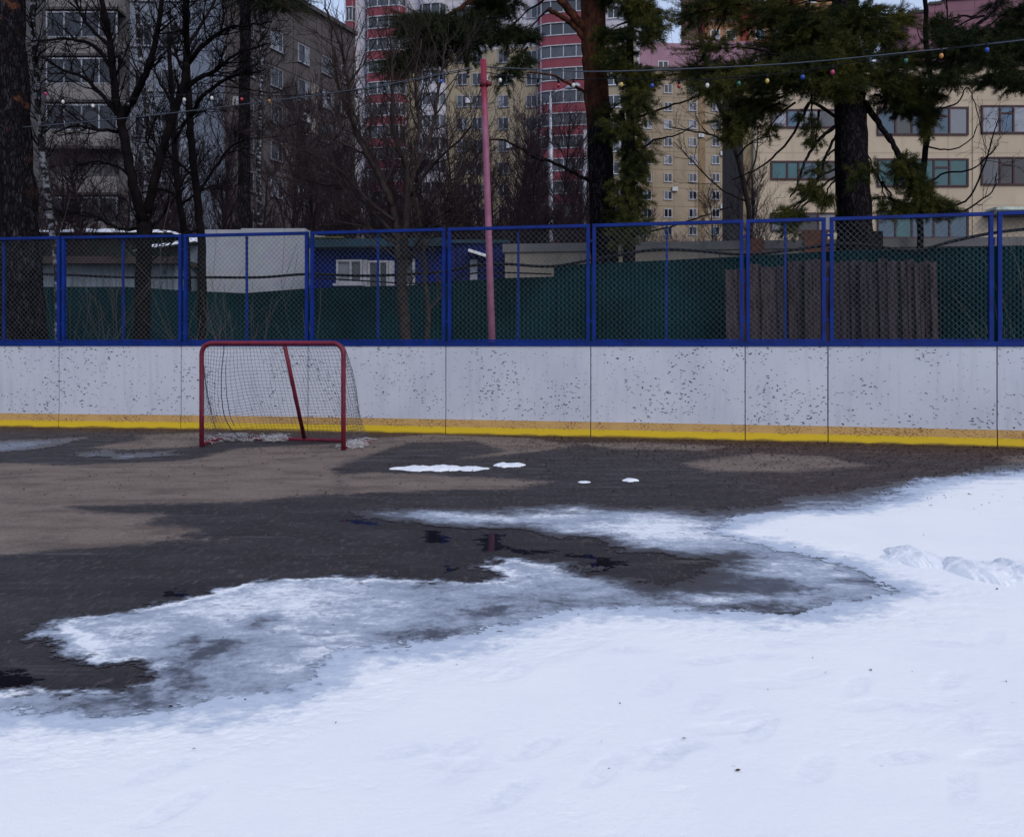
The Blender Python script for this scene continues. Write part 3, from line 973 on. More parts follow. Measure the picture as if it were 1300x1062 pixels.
green_fence('low dark green sheet fence behind the rink mesh, stepping up beside the pink pole', [(-420, 356), (0, 364), (160, 364), (240, 369), (310, 372), (390, 366), (450, 364), (520, 362), (566, 357), (640, 353), (706, 351)])
green_fence('taller dark green sheet fence behind the planks, right of the step', [(703, 337), (760, 334), (850, 330), (950, 325), (1000, 322), (1085, 317), (1130, 317), (1200, 314), (1300, 312), (1600, 300)])
pl = thing('plank_stack', 'stack of weathered grey boards standing upright against the green fence', 'planks', (P(922, HZ, 14.5).x, 14.5, 0))
u = 922.0; r = random.Random(12); k = 0
while u < 1186:
    wpx = r.uniform(9, 22) if u < 1130 else r.uniform(6, 10)
    Y = fenceY(u) - .32 - r.uniform(0, .06) - (.04 if k % 3 == 0 else 0)
    top = np.interp(u, [922, 945, 1000, 1060, 1186], [340, 337, 333, 329, 331]) + r.uniform(-3, 4)
    a, b = P(u, top, Y), P(u + wpx - .6, top, Y)
    Mt = Matrix.Rotation(r.uniform(-.05, .05), 3, 'Z') @ Matrix.Rotation(-.06, 3, 'X') @ Matrix.Rotation(r.uniform(-.004, .004), 3, 'Y')
    mb = MB(); mb.box(((a.x + b.x) / 2, Y, a.z / 2), (b.x - a.x, .03, a.z), 0, Mt); mb.build('plank', M['wood'], pl)
    u += wpx; k += 1
cb = [(-200, 340), (60, 348), (160, 352), (260, 352), (330, 352), (391, 348), (470, 350), (560, 345), (600, 337), (640, 335), (700, 338), (760, 328), (830, 317), (880, 318), (945, 323), (1000, 318), (1060, 310), (1100, 311), (1160, 318), (1210, 306), (1265, 295), (1340, 288), (1500, 280)]
mb = MB(); mb.tube(smooth_line([P(u, v, fenceY(u) - .12) for u, v in cb], 5), .028, 7)
cb2 = [(391, 352), (470, 357), (530, 360), (570, 356), (600, 347), (640, 346), (700, 348)]
tag(mb.build('cable', M['cable'], None, True), 'thick black cable slung in loose sags along the top of the green fence', 'cable')
mb = MB(); mb.tube(smooth_line([P(u, v, fenceY(u) - .08) for u, v in cb2], 5), .016, 6)
tag(mb.build('cable', M['cable'], None, True), 'thinner black cable sagging below the thick one near the pink pole', 'cable')

# ------------------------------------------------------------------ buildings
class Fac:
    """a straight facade between two image columns; root thing with x along it, y into it, z up"""
    def __init__(s, name, label, cat, uL, YL, uR, YR, group=None):
        a, b = P(uL, HZ, YL), P(uR, HZ, YR)
        s.a = Vector((a.x, a.y, 0)); d = Vector((b.x - a.x, b.y - a.y, 0)); s.L = d.length; s.d = d.normalized()
        s.root = thing(name, label, cat, s.a, math.atan2(s.d.y, s.d.x), group)

    def s(s, u):
        k = (u - 650) / F
        return (k * s.a.y - s.a.x) / (s.d.x - k * s.d.y)

    def z(s, u, v):
        Y = s.a.y + s.d.y * s.s(u)
        return H - (v - HZ) / F * Y

    def box(s, name, mat, x0, x1, y0, y1, z0, z1, parent=None):
        mb = MB(); mb.bb(x0, x1, y0, y1, z0, z1)
        return mb.build(name, mat, parent or s.root, local=True)

    def pbox(s, name, mat, u0, v0, u1, v1, y0, y1, parent=None):
        um = (u0 + u1) / 2
        return s.box(name, mat, s.s(u0), s.s(u1), y0, y1, s.z(um, v1), s.z(um, v0), parent)


WC = {}
wr = random.Random(19)


def window(root, x, z, w_, h_, fm, gm, splits=(.5,), transom=None, t=.07, y=0, sill=True):
    """frame with its panes as a sub-part; meshes shared between equal windows"""
    if len(gm) <= 2 and fm.name != 'maroon_window_frame': gm = wr.choice((gm, gm, (g_dark,), (g_mid, g_dark), (g_dark, g_pale), (g_pale, g_mid)))
    key = (round(w_, 2), round(h_, 2), fm.name, tuple(g.name for g in gm), splits, transom, t)
    if key not in WC:
        W, Hh = w_ / 2, h_ / 2
        mb = MB()
        mb.bb(-W, W, -.09, .02, Hh - t, Hh); mb.bb(-W, W, -.09, .02, -Hh, -Hh + t)
        mb.bb(-W, -W + t, -.088, .02, -Hh + t, Hh - t); mb.bb(W - t, W, -.088, .02, -Hh + t, Hh - t)
        for sp in splits: mb.bb(-W + w_ * sp - t / 2, -W + w_ * sp + t / 2, -.085, .02, -Hh + t, Hh - t)
        if transom:
            i, f = transom; ed = (0,) + splits + (1,)
            mb.bb(-W + w_ * ed[i] + t / 2, -W + w_ * ed[i + 1] - t / 2, -.083, .02, -Hh + h_ * f - t / 2, -Hh + h_ * f + t / 2)
        if sill: mb.bb(-W - .06, W + .06, -.16, .0, -Hh - .06, -Hh - .001)
        pb = MB(); ed = (0,) + splits + (1,)
        for i in range(len(ed) - 1):
            a, b = -W + w_ * ed[i], -W + w_ * ed[i + 1]
            pb.quad((a, -.03, -Hh + .01), (b, -.03, -Hh + .01), (b, -.03, Hh - .01), (a, -.03, Hh - .01), i % len(gm))
        o = mb.build('window', fm, root, local=True); p = pb.build('pane', list(gm), o, local=True)
        if len(gm) == 1: pass
        WC[key] = (o.data, p.data)
    else:
        fd, pd = WC[key]
        o = link(bpy.data.objects.new('window', fd), root); p = link(bpy.data.objects.new('pane', pd), o)
    o.location = (x, y, z)
    return o


def panel_wall(name, a, b, seam, sx, sz, stain=(.1, .09, .09)):
    """prefabricated panel wall with real-size seams"""
    m = NT(name)
    c = m.co()
    xyz = m.sep(c)
    n = m.noise(c, .35, 6, .65); s2 = m.noise(m.co((1, 1, .12)), 1.1, 5, .65)
    fx = m.math('ABSOLUTE', m.math('SUBTRACT', m.math('FRACT', m.math('DIVIDE', xyz[0], sx)), .5))
    fz = m.math('ABSOLUTE', m.math('SUBTRACT', m.math('FRACT', m.math('DIVIDE', xyz[2], sz)), .5))
    k = m.math('MAXIMUM', m.math('GREATER_THAN', fx, .5 - .05 / sx), m.math('GREATER_THAN', fz, .5 - .05 / sz))
    col = m.mix(m.ss(n, .35, .68), a, b)
    col = m.mix(m.math('MULTIPLY', m.ss(s2, .5, .72), .5), col, stain)
    col = m.mix(m.math('MULTIPLY', k, .8), col, seam)
    return m.fin(col, .88, .2)


g_dark = glass('dark_glass', (.02, .024, .034)); g_mid = glass('grey_glass', (.06, .07, .09)); g_pale = glass('curtained_glass', (.24, .27, .33))
g_teal = glass('teal_curtain_glass', (.02, .13, .16)); g_blue = glass('blue_curtain_glass', (.05, .12, .2))
white_f = simple('white_window_frame', (.55, .57, .62), .5, .25, 3)
mid_f = simple('weathered_white_frame', (.42, .44, .5), .6, .4, 2)
dim_f = simple('dull_window_frame', (.3, .32, .38), .6, .5, 2)
grey_f = simple('grey_window_frame', (.2, .21, .24), .6, .4, 3)
maroon_f = simple('maroon_window_frame', (.045, .014, .024), .5, .4, 3)

# -- dark panel block at the left with stacked balconies
A = Fac('apartment_block', 'dark grey panel apartment block with stacked glazed balconies behind the left pine', 'building', -260, 52, 241, 52)
wA = panel_wall('dark_grey_panels', (.095, .095, .105), (.07, .068, .078), (.03, .03, .032), 3.2, 2.85)
pal = panel_wall('pale_blue_panels', (.2, .235, .3), (.15, .175, .225), (.06, .06, .07), 3.2, 2.85)
parap = simple('balcony_parapet', (.19, .18, .18), .85, .35, 1.6)
A.box('wall', wA, 0, A.s(162), 0, 13, 0, 30); A.box('side_wall', pal, A.s(162) + .002, A.L, .3, 13, 0, 30)
slab_m = simple('balcony_slab', (.07, .065, .065), .9, .3, 2)


def flat_balcony(fc, x0, x1, zp, glazed, depth=1.2):
    mb = MB(); mb.bb(x0, x1, -depth, -depth + .1, zp - .98, zp); mb.bb(x0, x0 + .1, -depth + .1, 0, zp - .98, zp); mb.bb(x1 - .1, x1, -depth + .1, 0, zp - .98, zp)
    b = mb.build('balcony', parap, fc.root, local=True)
    mb = MB(); mb.bb(x0 - .04, x1 + .04, -depth - .04, 0, zp - 1.14, zp - .982); mb.build('slab', slab_m, b, local=True)
    if glazed:
        W = x1 - x0; n = max(2, int(W / .95)); mb = MB()
        for k in range(n + 1):
            x = x0 + .03 + (W - .06) * k / n; mb.bb(x - .04, x + .04, -depth + .0, -depth + .08, zp + .002, zp + 1.5)
        mb.bb(x0, x1, -depth - .01, -depth + .09, zp + 1.5, zp + 1.6); mb.bb(x0, x1, -depth - .012, -depth + .088, zp + .004, zp + .07)
        mb.build('glazing_frame', dim_f, b, local=True)
        mb = MB(); mb.quad((x0, -depth + .04, zp), (x1, -depth + .04, zp), (x1, -depth + .04, zp + 1.5), (x0, -depth + .04, zp + 1.5)); mb.build('pane', g_dark, b, local=True)


for k in range(-3, 6):
    v = 56.5 + 57.5 * k
    for (u0, u1) in ((72, 160), (-60, 20), (-190, -110)):
        flat_balcony(A, A.s(u0), A.s(u1), A.z(100, v), (k != 3 and (u0 > 0 or k % 2 == 0)))
    for u in (180, 214): window(A.root, A.s(u), A.z(u, v - 14), 1.15, 1.4, dim_f, (g_dark,), (.5,), y=.3)
A.box('roof', slab_m, -.3, A.L + .3, -.3, 13.3, 30.002, 30.4)

A2 = Fac('apartment_block', 'dark brown grey apartment block whose roofline slopes down toward the red banded tower', 'building', 238, 55.2, 450, 72.5)
w2 = panel_wall('brown_grey_panels', (.085, .076, .078), (.06, .052, .056), (.022, .02, .022), 3.6, 2.8)
zt = A2.z(450, 45)
A2.box('wall', w2, 0, A2.L, 0, 11, 0, zt); A2.box('roof', slab_m, -.3, A2.L + .2, -.25, 11.2, zt + .002, zt + .35)
pw = panel_wall('plaster_patch', (.2, .18, .165), (.15, .135, .13), (.08, .08, .08), 3.6, 2.8)
for x in (2.4, 5.6, 8.8, 12.0, 15.0, 17.4):
    for k in range(9):
        z = 1.9 + 2.8 * k
        if z < zt - 1.2 and not (x == 8.8 and k == 3): window(A2.root, x, z, 1.35 if x < 17 else .8, 1.45, grey_f if (k + int(x)) % 4 else dim_f, (g_dark, g_mid) if (k * 3 + int(x)) % 2 else (g_dark,), (.62,))
for x, k in ((13.5, 7), (10.4, 5), (13.5, 6), (7.2, 2)): A2.box('plaster_patch', pw, x - .5, x + .5, -.02, 0.05, 1.2 + 2.8 * k, 2.8 + 2.8 * k)

# -- tall tower with red balcony bands
B = Fac('apartment_tower', 'tall white and yellow tower with rounded red balcony bands behind the pink pole', 'building', 440, 108, 806, 101)
yel = panel_wall('pale_yellow_wall', (.31, .265, .19), (.26, .222, .165), (.25, .2, .13), 6.0, 2.8, (.25, .21, .15))
wht = panel_wall('pale_lilac_wall', (.50, .49, .55), (.43, .42, .48), (.3, .3, .33), 6.0, 2.8, (.35, .34, .38))
redb = simple('red_balcony_render', (.215, .048, .07), .75, .25, .5, fine=.2)
zsp = B.z(640, 62)
B.box('lower_wall', yel, 0, B.L, 0, 16, 0, zsp); B.box('upper_wall', wht, 0, B.L, -.03, 16, zsp + .002, 66)
B.box('corner_strip', wht, B.s(452), B.s(464), -.2, -.002, 0, 66)


def round_balcony(x0, x1, depth, h, gh, matp):
    """curved parapet with its glazing and slab edges, origin at parapet centre bottom"""
    W = (x1 - x0) / 2; n = 14

    def plan(t, dd):
        x = -W + 2 * W * t
        e = max(0.0, 1 - abs(2 * t - 1) ** 5)
        return x, -(depth + dd) * (e ** .4) if e > 0 else 0.0
    tt = [0.5 - .5 * math.cos(math.pi * i / n) for i in range(n + 1)]

    def strip(mb, dd, za, zb, m=0):
        pts = [plan(t, dd) for t in tt]
        for i in range(n):
            (xa, ya), (xb, yb) = pts[i], pts[i + 1]
            mb.quad((xa, ya, za), (xb, yb, za), (xb, yb, zb), (xa, ya, zb), m)
        # lids
        for z, fl in ((za, 1), (zb, 0)):
            base = len(mb.v); mb.v += [(x, y, z) for x, y in pts]
            f = tuple(base + i for i in range(n + 1)); mb.f.append(f if not fl else f[::-1]); mb.m.append(m)
    mb = MB(); strip(mb, 0, 0, h); p = mb.build('balcony', matp, None, local=True)
    mb = MB(); strip(mb, .08, h + .001, h + .13); strip(mb, .06, -.13, -.001); mb.build('ledge', mid_f, p, local=True)
    mb = MB(); strip(mb, -.12, h + .131, h + gh - .14); mb.build('pane', g_mid, p, local=True)
    mb = MB()
    nm = max(4, int(2 * W / 1.0))
    for i in range(nm + 1):
        x, y = plan(.5 - .5 * math.cos(math.pi * (.04 + .92 * i / nm)), -.07); mb.bb(x - .06, x + .06, y - .05, y + .1, h + .132, h + gh - .135)
    mb.build('mullion', mid_f, p, local=True)
    return p


def place_bay(u0, u1, depth, matp, vs0, k0, k1, dv=28.3, h=1.12):
    x0, x1 = B.s(u0), B.s(u1); um = (u0 + u1) / 2
    proto = None
    for k in range(k0, k1):
        z = B.z(um, vs0 + dv * k) - h / 2
        if z < 1: break
        if proto is None: proto = round_balcony(x0, x1, depth, h, 2.8, matp); o = proto; o.parent = B.root
        else:
            o = copy_tree(proto, B.root)
        o.location = ((x0 + x1) / 2, -.05, z)


place_bay(466, 517, 1.5, redb, 20, -2, 15, 27.4)
place_bay(534, 567, 1.2, wht, 31, -2, 15, 28)
place_bay(683, 752, 1.6, redb, 28.5, -2, 15)
place_bay(440, 452, .8, redb, 6, -1, 3, 30)
for u in (587, 606, 639, 675):
    for k in range(-1, 15):
        z = B.z(u, 16 + 28.2 * k)
        if z > 2: window(B.root, B.s(u), z, 1.35, 1.5, dim_f, (g_mid, g_dark) if (k + u) % 2 else (g_dark,), (.5,), t=.09, y=-.03 if z > zsp else 0)
for u in (779, 795):
    for k in range(0, 15): window(B.root, B.s(u), B.z(u, 16 + 28.2 * k), 1.5, 1.5, white_f, (g_mid,), (.5,), t=.09, y=-.03)

# -- beige block with small windows
C = Fac('apartment_block', 'beige panel apartment block with small white framed windows, left of the cream building', 'building', 772, 126, 968, 130)
wC = panel_wall('beige_panels', (.33, .275, .205), (.275, .225, .165), (.15, .12, .085), 3.5, 2.8, (.2, .16, .12))
zc = C.z(880, 92)
C.box('wall', wC, 0, C.L, 0, 14, 0, zc)
C.box('stair_strip', simple('ochre_strip', (.26, .19, .115), .9, .3, .6), C.s(887), C.s(895), -.12, -.002, 0, zc)
for u in (796, 822, 848, 879.5, 908.5, 936):
    for k in range(-3, 12):
        z = C.z(u, 158 + 22.5 * k)
        if 2 < z < zc - 1: window(C.root, C.s(u), z, 1.35, 1.35, mid_f, (g_blue, g_dark) if (k + int(u)) % 3 else (g_dark, g_mid), (.5,), t=.12)
C.box('roof', slab_m, -.3, C.L + .3, -.3, 14.3, zc + .002, zc + .5)

for fc, spots_ in ((C, ((856, 240), (889.5, 172), (917, 262), (830, 285), (917, 195))), (B, ((596, 128), (648, 185), (616, 100), (648, 100))), (A2, ((300, 130), (385, 150)))):
    for u, v in spots_:
        x, z = fc.s(u), fc.z(u, v); fc.box('air_conditioner', white_f, x - .45, x + .45, -.4, -.06, z - .35, z + .3)

D = Fac('apartment_tower', 'distant orange brick tower with red trim showing through pine branches', 'building', 884, 168, 1080, 168)
wD = panel_wall('orange_brick_wall', (.36, .2, .11), (.3, .16, .09), (.2, .1, .06), 5, 3, (.22, .12, .08)); rD = simple('red_trim', (.23, .04, .025), .8, .3, .4)
D.box('wall', wD, 0, D.L, 0, 15, 0, 84)
for u0, u1 in ((884, 894), (941, 948), (1004, 1012)): D.box('pilaster', rD, D.s(u0), D.s(u1), -.8, -.002, 0, 84)
for v in (22, 68, -24): D.box('cornice', rD, -.1, D.L + .1, -1.0, -.81, D.z(950, v + 4), D.z(950, v - 4))
for u in (908, 928, 965, 986, 1030):
    for k in range(-2, 3): window(D.root, D.s(u), D.z(u, 44 + 23 * k), 2.0, 1.9, white_f, (g_blue,), (.5,), t=.2)
E1 = Fac('apartment_block', 'pale pink flat walled block rising behind the beige block', 'building', 792, 148, 1008, 150)
pk = panel_wall('pale_pink_wall', (.33, .2, .255), (.28, .165, .215), (.2, .12, .16), 5, 3, (.22, .14, .18))
E1.box('wall', pk, 0, E1.L, 0, 10, 0, E1.z(900, 56)); E1.box('parapet', pk, E1.s(870), E1.L + .2, -.2, 10.2, E1.z(900, 56) + .002, E1.z(900, 52))
for u in (806, 842, 905, 955): window(E1.root, E1.s(u), E1.z(u, 84), 1.9, 1.8, white_f, (g_mid,), (.5,), t=.14)
E2 = Fac('apartment_block', 'plain dusky pink block with stepped roofline above the cream building at upper right', 'building', 1152, 80, 1480, 76)
pk2 = panel_wall('dusky_pink_wall', (.22, .115, .15), (.185, .095, .125), (.13, .07, .09), 6, 3, (.14, .08, .1))
for u0, u1, v in ((1152, 1179, 17), (1179, 1196, 6), (1196, 1480, -8)):
    o = E2.box('wall', pk2, E2.s(u0) + .002, E2.s(u1), 0, 12, 0, E2.z((u0 + u1) / 2, v)); E2.box('roof_edge', slab_m, E2.s(u0), E2.s(u1) - .01, -.15, 12, E2.z((u0 + u1) / 2, v) + .002, E2.z((u0 + u1) / 2, v) + .25)

# -- cream building at the right
S = Fac('school_building', 'cream flat fronted building with maroon framed ribbon windows behind the right pine', 'building', 945, 52, 1560, 52)
cr = panel_wall('cream_wall', (.46, .39, .295), (.41, .345, .265), (.35, .29, .22), 6.4, 3.3, (.33, .26, .2))
S.box('side_wall', simple('shaded_creeper_wall', (.075, .065, .062), .95, .55, 1.2, sc3=(1, 3, .5), fine=.4), -.04, -.002, .3, 5.3, 0, S.z(1100, 92))  # dark colour includes the shade on this side as well as twiggy creeper
S.box('wall', cr, S.s(957), S.L, 0, 5.4, 0, S.z(1100, 84)); S.box('corner_wall', simple('olive_plaster', (.25, .2, .125), .9, .25, .8), 0, S.s(957) - .002, .25, 5.35, 0, S.z(1100, 90))
S.box('cornice', simple('grey_cornice', (.3, .28, .3), .8, .3, 1), S.s(957), S.L, -.18, -.002, S.z(1200, 106), S.z(1200, 103)); S.box('roof_edge', slab_m, S.s(957) - .2, S.L + .2, -.25, 5.6, S.z(1100, 84) + .002, S.z(1100, 80))
for u in (962, 1238, 1352): S.box('pilaster', cr, S.s(u) - .18, S.s(u) + .18, -.06, -.001, 0, S.z(1100, 106))


def ribbon(u0, u1, v0, v1, gm, splits, tr):
    um, vm = (u0 + u1) / 2, (v0 + v1) / 2
    window(S.root, S.s(um), S.z(um, vm), S.s(u1) - S.s(u0), S.z(um, v0) - S.z(um, v1), maroon_f, gm, splits, tr, t=.11, y=-.01, sill=False)


for i, gm in enumerate(((g_pale, g_blue, g_pale, g_mid), (g_teal, g_teal, g_blue, g_mid), (g_pale, g_mid, g_dark, g_pale))):
    ribbon(978, 1062, 139 + 65.5 * i, 163 + 65.5 * i, gm, (.25, .42, .72), None)
for i, gm in enumerate(((g_blue, g_mid, g_blue, g_blue, g_pale), (g_teal, g_mid, g_teal, g_teal, g_teal), (g_blue, g_teal, g_blue, g_blue, g_blue))):
    ribbon(1113, 1229, 136 + 65.5 * i, 172 + 65.5 * i, gm, (.2, .38, .62, .79), (3, .68))
for i, gm in enumerate(((g_pale, g_blue, g_pale, g_blue), (g_mid, g_dark, g_dark, g_blue))):
    ribbon(1245, 1340, 134 + 65.5 * i, 170 + 65.5 * i, gm, (.25, .43, .72), (1, .72))
    ribbon(1362, 1470, 134 + 65.5 * i, 170 + 65.5 * i, gm, (.25, .43, .72), (2, .72))
cn = S.pbox('canopy', simple('dark_canopy', (.05, .055, .07), .6, .3, 1), 1248, 270, 1345, 276, -1.2, -.002)
S.pbox('light_panel', simple('pale_green_glazing', (.5, .6, .55), .3, .6, 2.2), 1252, 266, 1343, 269.8, -1.1, -.01, cn)
S.pbox('wall_lamp', grey_f, 952, 264, 957, 275, -.3, -.002)

# -- low buildings just behind the green fence
snow_m = M['lump']
corr = simple('pale_blue_sheet_wall', (.22, .27, .33), .6, .45, 1.2, fine=.3)


def corrugated(fc, name, mat, x0, x1, y, z0, z1, step=.16, amp=.03, parent=None):
    mb = MB(); n = int((x1 - x0) / step * 2); pr = None
    for k in range(n + 1):
        x = x0 + (x1 - x0) * k / n; yy_ = y + (amp if k % 2 else -amp)
        c = ((x, yy_, z0), (x, yy_, z1))
        if pr: mb.quad(pr[0], c[0], c[1], pr[1])
        pr = c
    return mb.build(name, mat, parent or fc.root, local=True)


def snow_roof(fc, x0, x1, y0, y1, za, zb, th, name='roof_snow', seed=1):
    """snow blanket along a roof edge, za and zb heights at its two ends"""
    n, m_ = 60, 10
    A_, B_ = np.meshgrid(np.linspace(0, 1, n), np.linspace(0, 1, m_))
    X = x0 + (x1 - x0) * A_; Y = y0 + (y1 - y0) * B_
    top = za + (zb - za) * A_ + th * (np.minimum(1, np.minimum(A_, 1 - A_) * 25) * np.minimum(1, np.minimum(B_, 1 - B_) * 8)) ** .5 * (1 + .5 * fbm(X, Y, 1.3, 4, seed)) + .012
    o = grid_mesh(name, X, Y, top, None, snow_m); o.parent = fc.root
    mb = MB(); mb.quad((x0, y0, za - .02), (x1, y0, zb - .02), (x1, y0, zb + .014), (x0, y0, za + .014)); mb.build('roof_edge', slab_m, fc.root, local=True)
    return o


s1 = Fac('shed', 'low shed with pale blue sheet wall and brown fascia behind the green fence at left', 'shed', -60, 21, 226, 21)
corrugated(s1, 'wall', corr, 0, s1.L, 0, 0, s1.z(100, 336)); s1.box('side_wall', corr, s1.L - .05, s1.L, .1, 4, 0, s1.z(100, 336))
s1.box('fascia', M['brown'], -.1, s1.L + .1, -.35, -.25, s1.z(100, 336) + .001, s1.z(100, 327)); s1.box('roof', M['brown'], -.1, s1.L + .1, -.249, 4.2, s1.z(100, 335.5), s1.z(100, 329))
s2 = Fac('shed', 'dark green shed with snow covered roof, highest of the sheds at left', 'shed', -80, 27, 208, 27)
dg = simple('dark_green_paint', (.012, .045, .026), .8, .5, 1.2, col2=(.02, .022, .022))
s2.box('wall', dg, 0, s2.L, 0, 4, 0, s2.z(100, 298)); snow_roof(s2, -.3, s2.L + .4, -.5, 4.5, s2.z(40, 297), s2.z(208, 298), .17, seed=3)
s3 = Fac('shed', 'small shed with slanting snow covered roof beside the grey container', 'shed', 186, 22.6, 252, 22.6)
s3.box('wall', dg, 0, s3.s(226), 0, 3, 0, s3.z(200, 322)); s3.box('side_panel', corr, s3.s(226) + .002, s3.L, -.05, 3, 0, s3.z(240, 312)); snow_roof(s3, -.2, s3.L + .05, -.4, 3.2, s3.z(186, 321), s3.z(252, 309), .16, seed=6)
gc = Fac('container', 'tall pale grey container wall showing above the green fence left of the blue kiosk', 'container', 254, 22, 388, 22)
gm_ = simple('pale_grey_panel', (.36, .385, .44), .55, .2, .5, fine=.25)
gc.pbox('side_panel', gm_, 254, 291.5, 306, 445, 0, 2.4); gc.pbox('side_panel', gm_, 306.3, 290, 388, 445, -.02, 2.4)
kb = Fac('kiosk', 'dark blue kiosk with white framed windows and a scrap of roof snow', 'kiosk', 396, 20.3, 566, 20)
kw = simple('dark_blue_wall', (.003, .012, .12), .7, .4, 1.5, spec=.08); kv = simple('blue_green_fascia', (.012, .05, .085), .6, .5, 1.5)
kb.pbox('wall', kw, 397, 315, 566, 445, 0, 3); kb.pbox('fascia', kv, 395, 305, 567, 315, -.35, 3.1)
snow_roof(kb, kb.s(395), kb.s(428), -.3, 2.8, kb.z(410, 304), kb.z(410, 304), .07, seed=8)
kb.pbox('roof_trim', simple('mossy_trim', (.11, .11, .035), .9, .5, 3), 396, 302.5, 440, 304.8, -.37, -.2)
for u0, u1, v0, v1 in ((428, 461, 330, 360), (468, 494, 331, 372), (508, 527, 329, 362)):
    um = (u0 + u1) / 2; window(kb.root, kb.s(um), kb.z(um, (v0 + v1) / 2), kb.s(u1) - kb.s(u0), kb.z(um, v0) - kb.z(um, v1), mid_f, (g_dark,), (.55,) if u0 < 500 else (), t=.05)
kb.pbox('white_panel', mid_f, 461.4, 330, 467.6, 372, -.05, -.002); kb.pbox('white_panel', mid_f, 494.5, 331, 501, 372, -.05, -.002)
vc = Fac('container', 'blue violet corrugated container with small white awning behind the pink pole', 'container', 567, 20.6, 646, 20.6)
vm_ = simple('blue_violet_sheet', (.02, .028, .15), .7, .4, 1.2, fine=.3, spec=.08)
corrugated(vc, 'wall', vm_, 0, vc.L, 0, 0, vc.z(600, 309), .14, .025); vc.pbox('roof', kv, 566, 305, 647, 309, -.12, 2.4); vc.pbox('side_wall', vm_, 645.2, 309.5, 646.5, 445, .03, 2.4)
vc.pbox('door', gm_, 597, 330, 606, 400, -.08, -.03)
mb = MB(); a, b = vc.s(596), vc.s(621); za, zb = vc.z(600, 320), vc.z(600, 328); mb.quad((a, -.6, za), (b, -.6, zb), (b, -.03, zb + .08), (a, -.03, za + .08)); mb.quad((a, -.6, za - .05), (b, -.6, zb - .05), (b, -.6, zb), (a, -.6, za)); mb.build('awning', snow_m, vc.root, local=True)
cw = Fac('concrete_wall', 'old stained concrete wall with grey coping behind the right half of green fence', 'wall', 641, 20, 1420, 18.4)
xw = 0.0
while xw < cw.L:
    x1 = min(xw + 2.55, cw.L); cw.box('wall_panel', M['concrete'], xw, x1 - .03, 0, .25, 0, 3.42); xw = x1
cw.box('coping', M['coping'], -.05, cw.L, -.06, .31, 3.422, 3.62)
for u0, u1, v0 in ((953, 969, 303), (1020, 1049, 293)): cw.pbox('brick_pier', M['brick'], u0, v0, u1, 450, -.12, -.062 if v0 > 300 else .5)
cw.pbox('meter_box', M['cable'], 1088, 297, 1112, 345, -.5, -.13)

# -- lamp posts
for u, v0, Y, lab in ((699, 122, 35, 'taller pale steel lamp post between the pink pole and the centre pine'), (742, 165, 39, 'shorter pale steel lamp post close beside the centre pine trunk')):
    t = P(u, v0, Y); lp = thing('lamp_post', lab, 'lamp post', (t.x, Y, 0))
    mb = MB(); mb.tube([(t.x, Y, 0), (t.x, Y, t.z * .45), (t.x, Y, t.z * .46), (t.x, Y, t.z * .82), (t.x, Y, t.z * .83), (t.x, Y, t.z)], [.115, .115, .1, .1, .06, .05], 12); mb.build('shaft', M['steel'], lp, True)
    mb = MB(); mb.tube([(t.x, Y, t.z - .05), (t.x + .15, Y - .1, t.z + .12), (t.x + .7, Y - .3, t.z + .25)], .03, 8); mb.build('arm', M['steel'], lp, True)
    mb = MB(); mb.tube([(t.x + .6, Y - .28, t.z + .23), (t.x + .75, Y - .33, t.z + .26), (t.x + 1.1, Y - .46, t.z + .3), (t.x + 1.2, Y - .5, t.z + .3)], [.04, .1, .12, .05], 10); mb.build('lamp_head', M['steel'], lp, True)


# ------------------------------------------------------------------ trees
def rvec(r): return Vector((r.gauss(0, 1), r.gauss(0, 1), r.gauss(0, 1))).normalized()


def grow(mb, p, d, L, r0, lev, r, up=.12, wig=.22, nch=5, spread=.75, rmin=.004, n=5):
    pts, rad = [p.copy()], [r0]
    seg = L / n
    for i in range(n):
        d = (d + rvec(r) * wig + Vector((0, 0, up))).normalized()
        p = p + d * seg; pts.append(p.copy()); rad.append(max(rmin, r0 * (1 - .72 * (i + 1) / n)))
    mb.tube(pts, rad, 4 if r0 > .02 else 3, cap=False)
    if lev > 0:
        for k in range(nch):
            t = r.uniform(.22, .98) * n; i = min(n - 1, int(t)); q = pts[i].lerp(pts[i + 1], t - i)
            dd = (pts[i + 1] - pts[i]).normalized(); ax = rvec(r); ax = (ax - dd * ax.dot(dd)).normalized()
            a = spread * r.uniform(.6, 1.35)
            grow(mb, q, dd * math.cos(a) + ax * math.sin(a), L * r.uniform(.32, .62), max(rmin, rad[i] * .6), lev - 1, r, up, wig, nch, spread, rmin, max(3, n - 1))


def to3d(pts, Y, dY):
    n = len(pts)
    return [P(u, v, Y + dY * i / max(1, n - 1)) for i, (u, v) in enumerate(pts)]


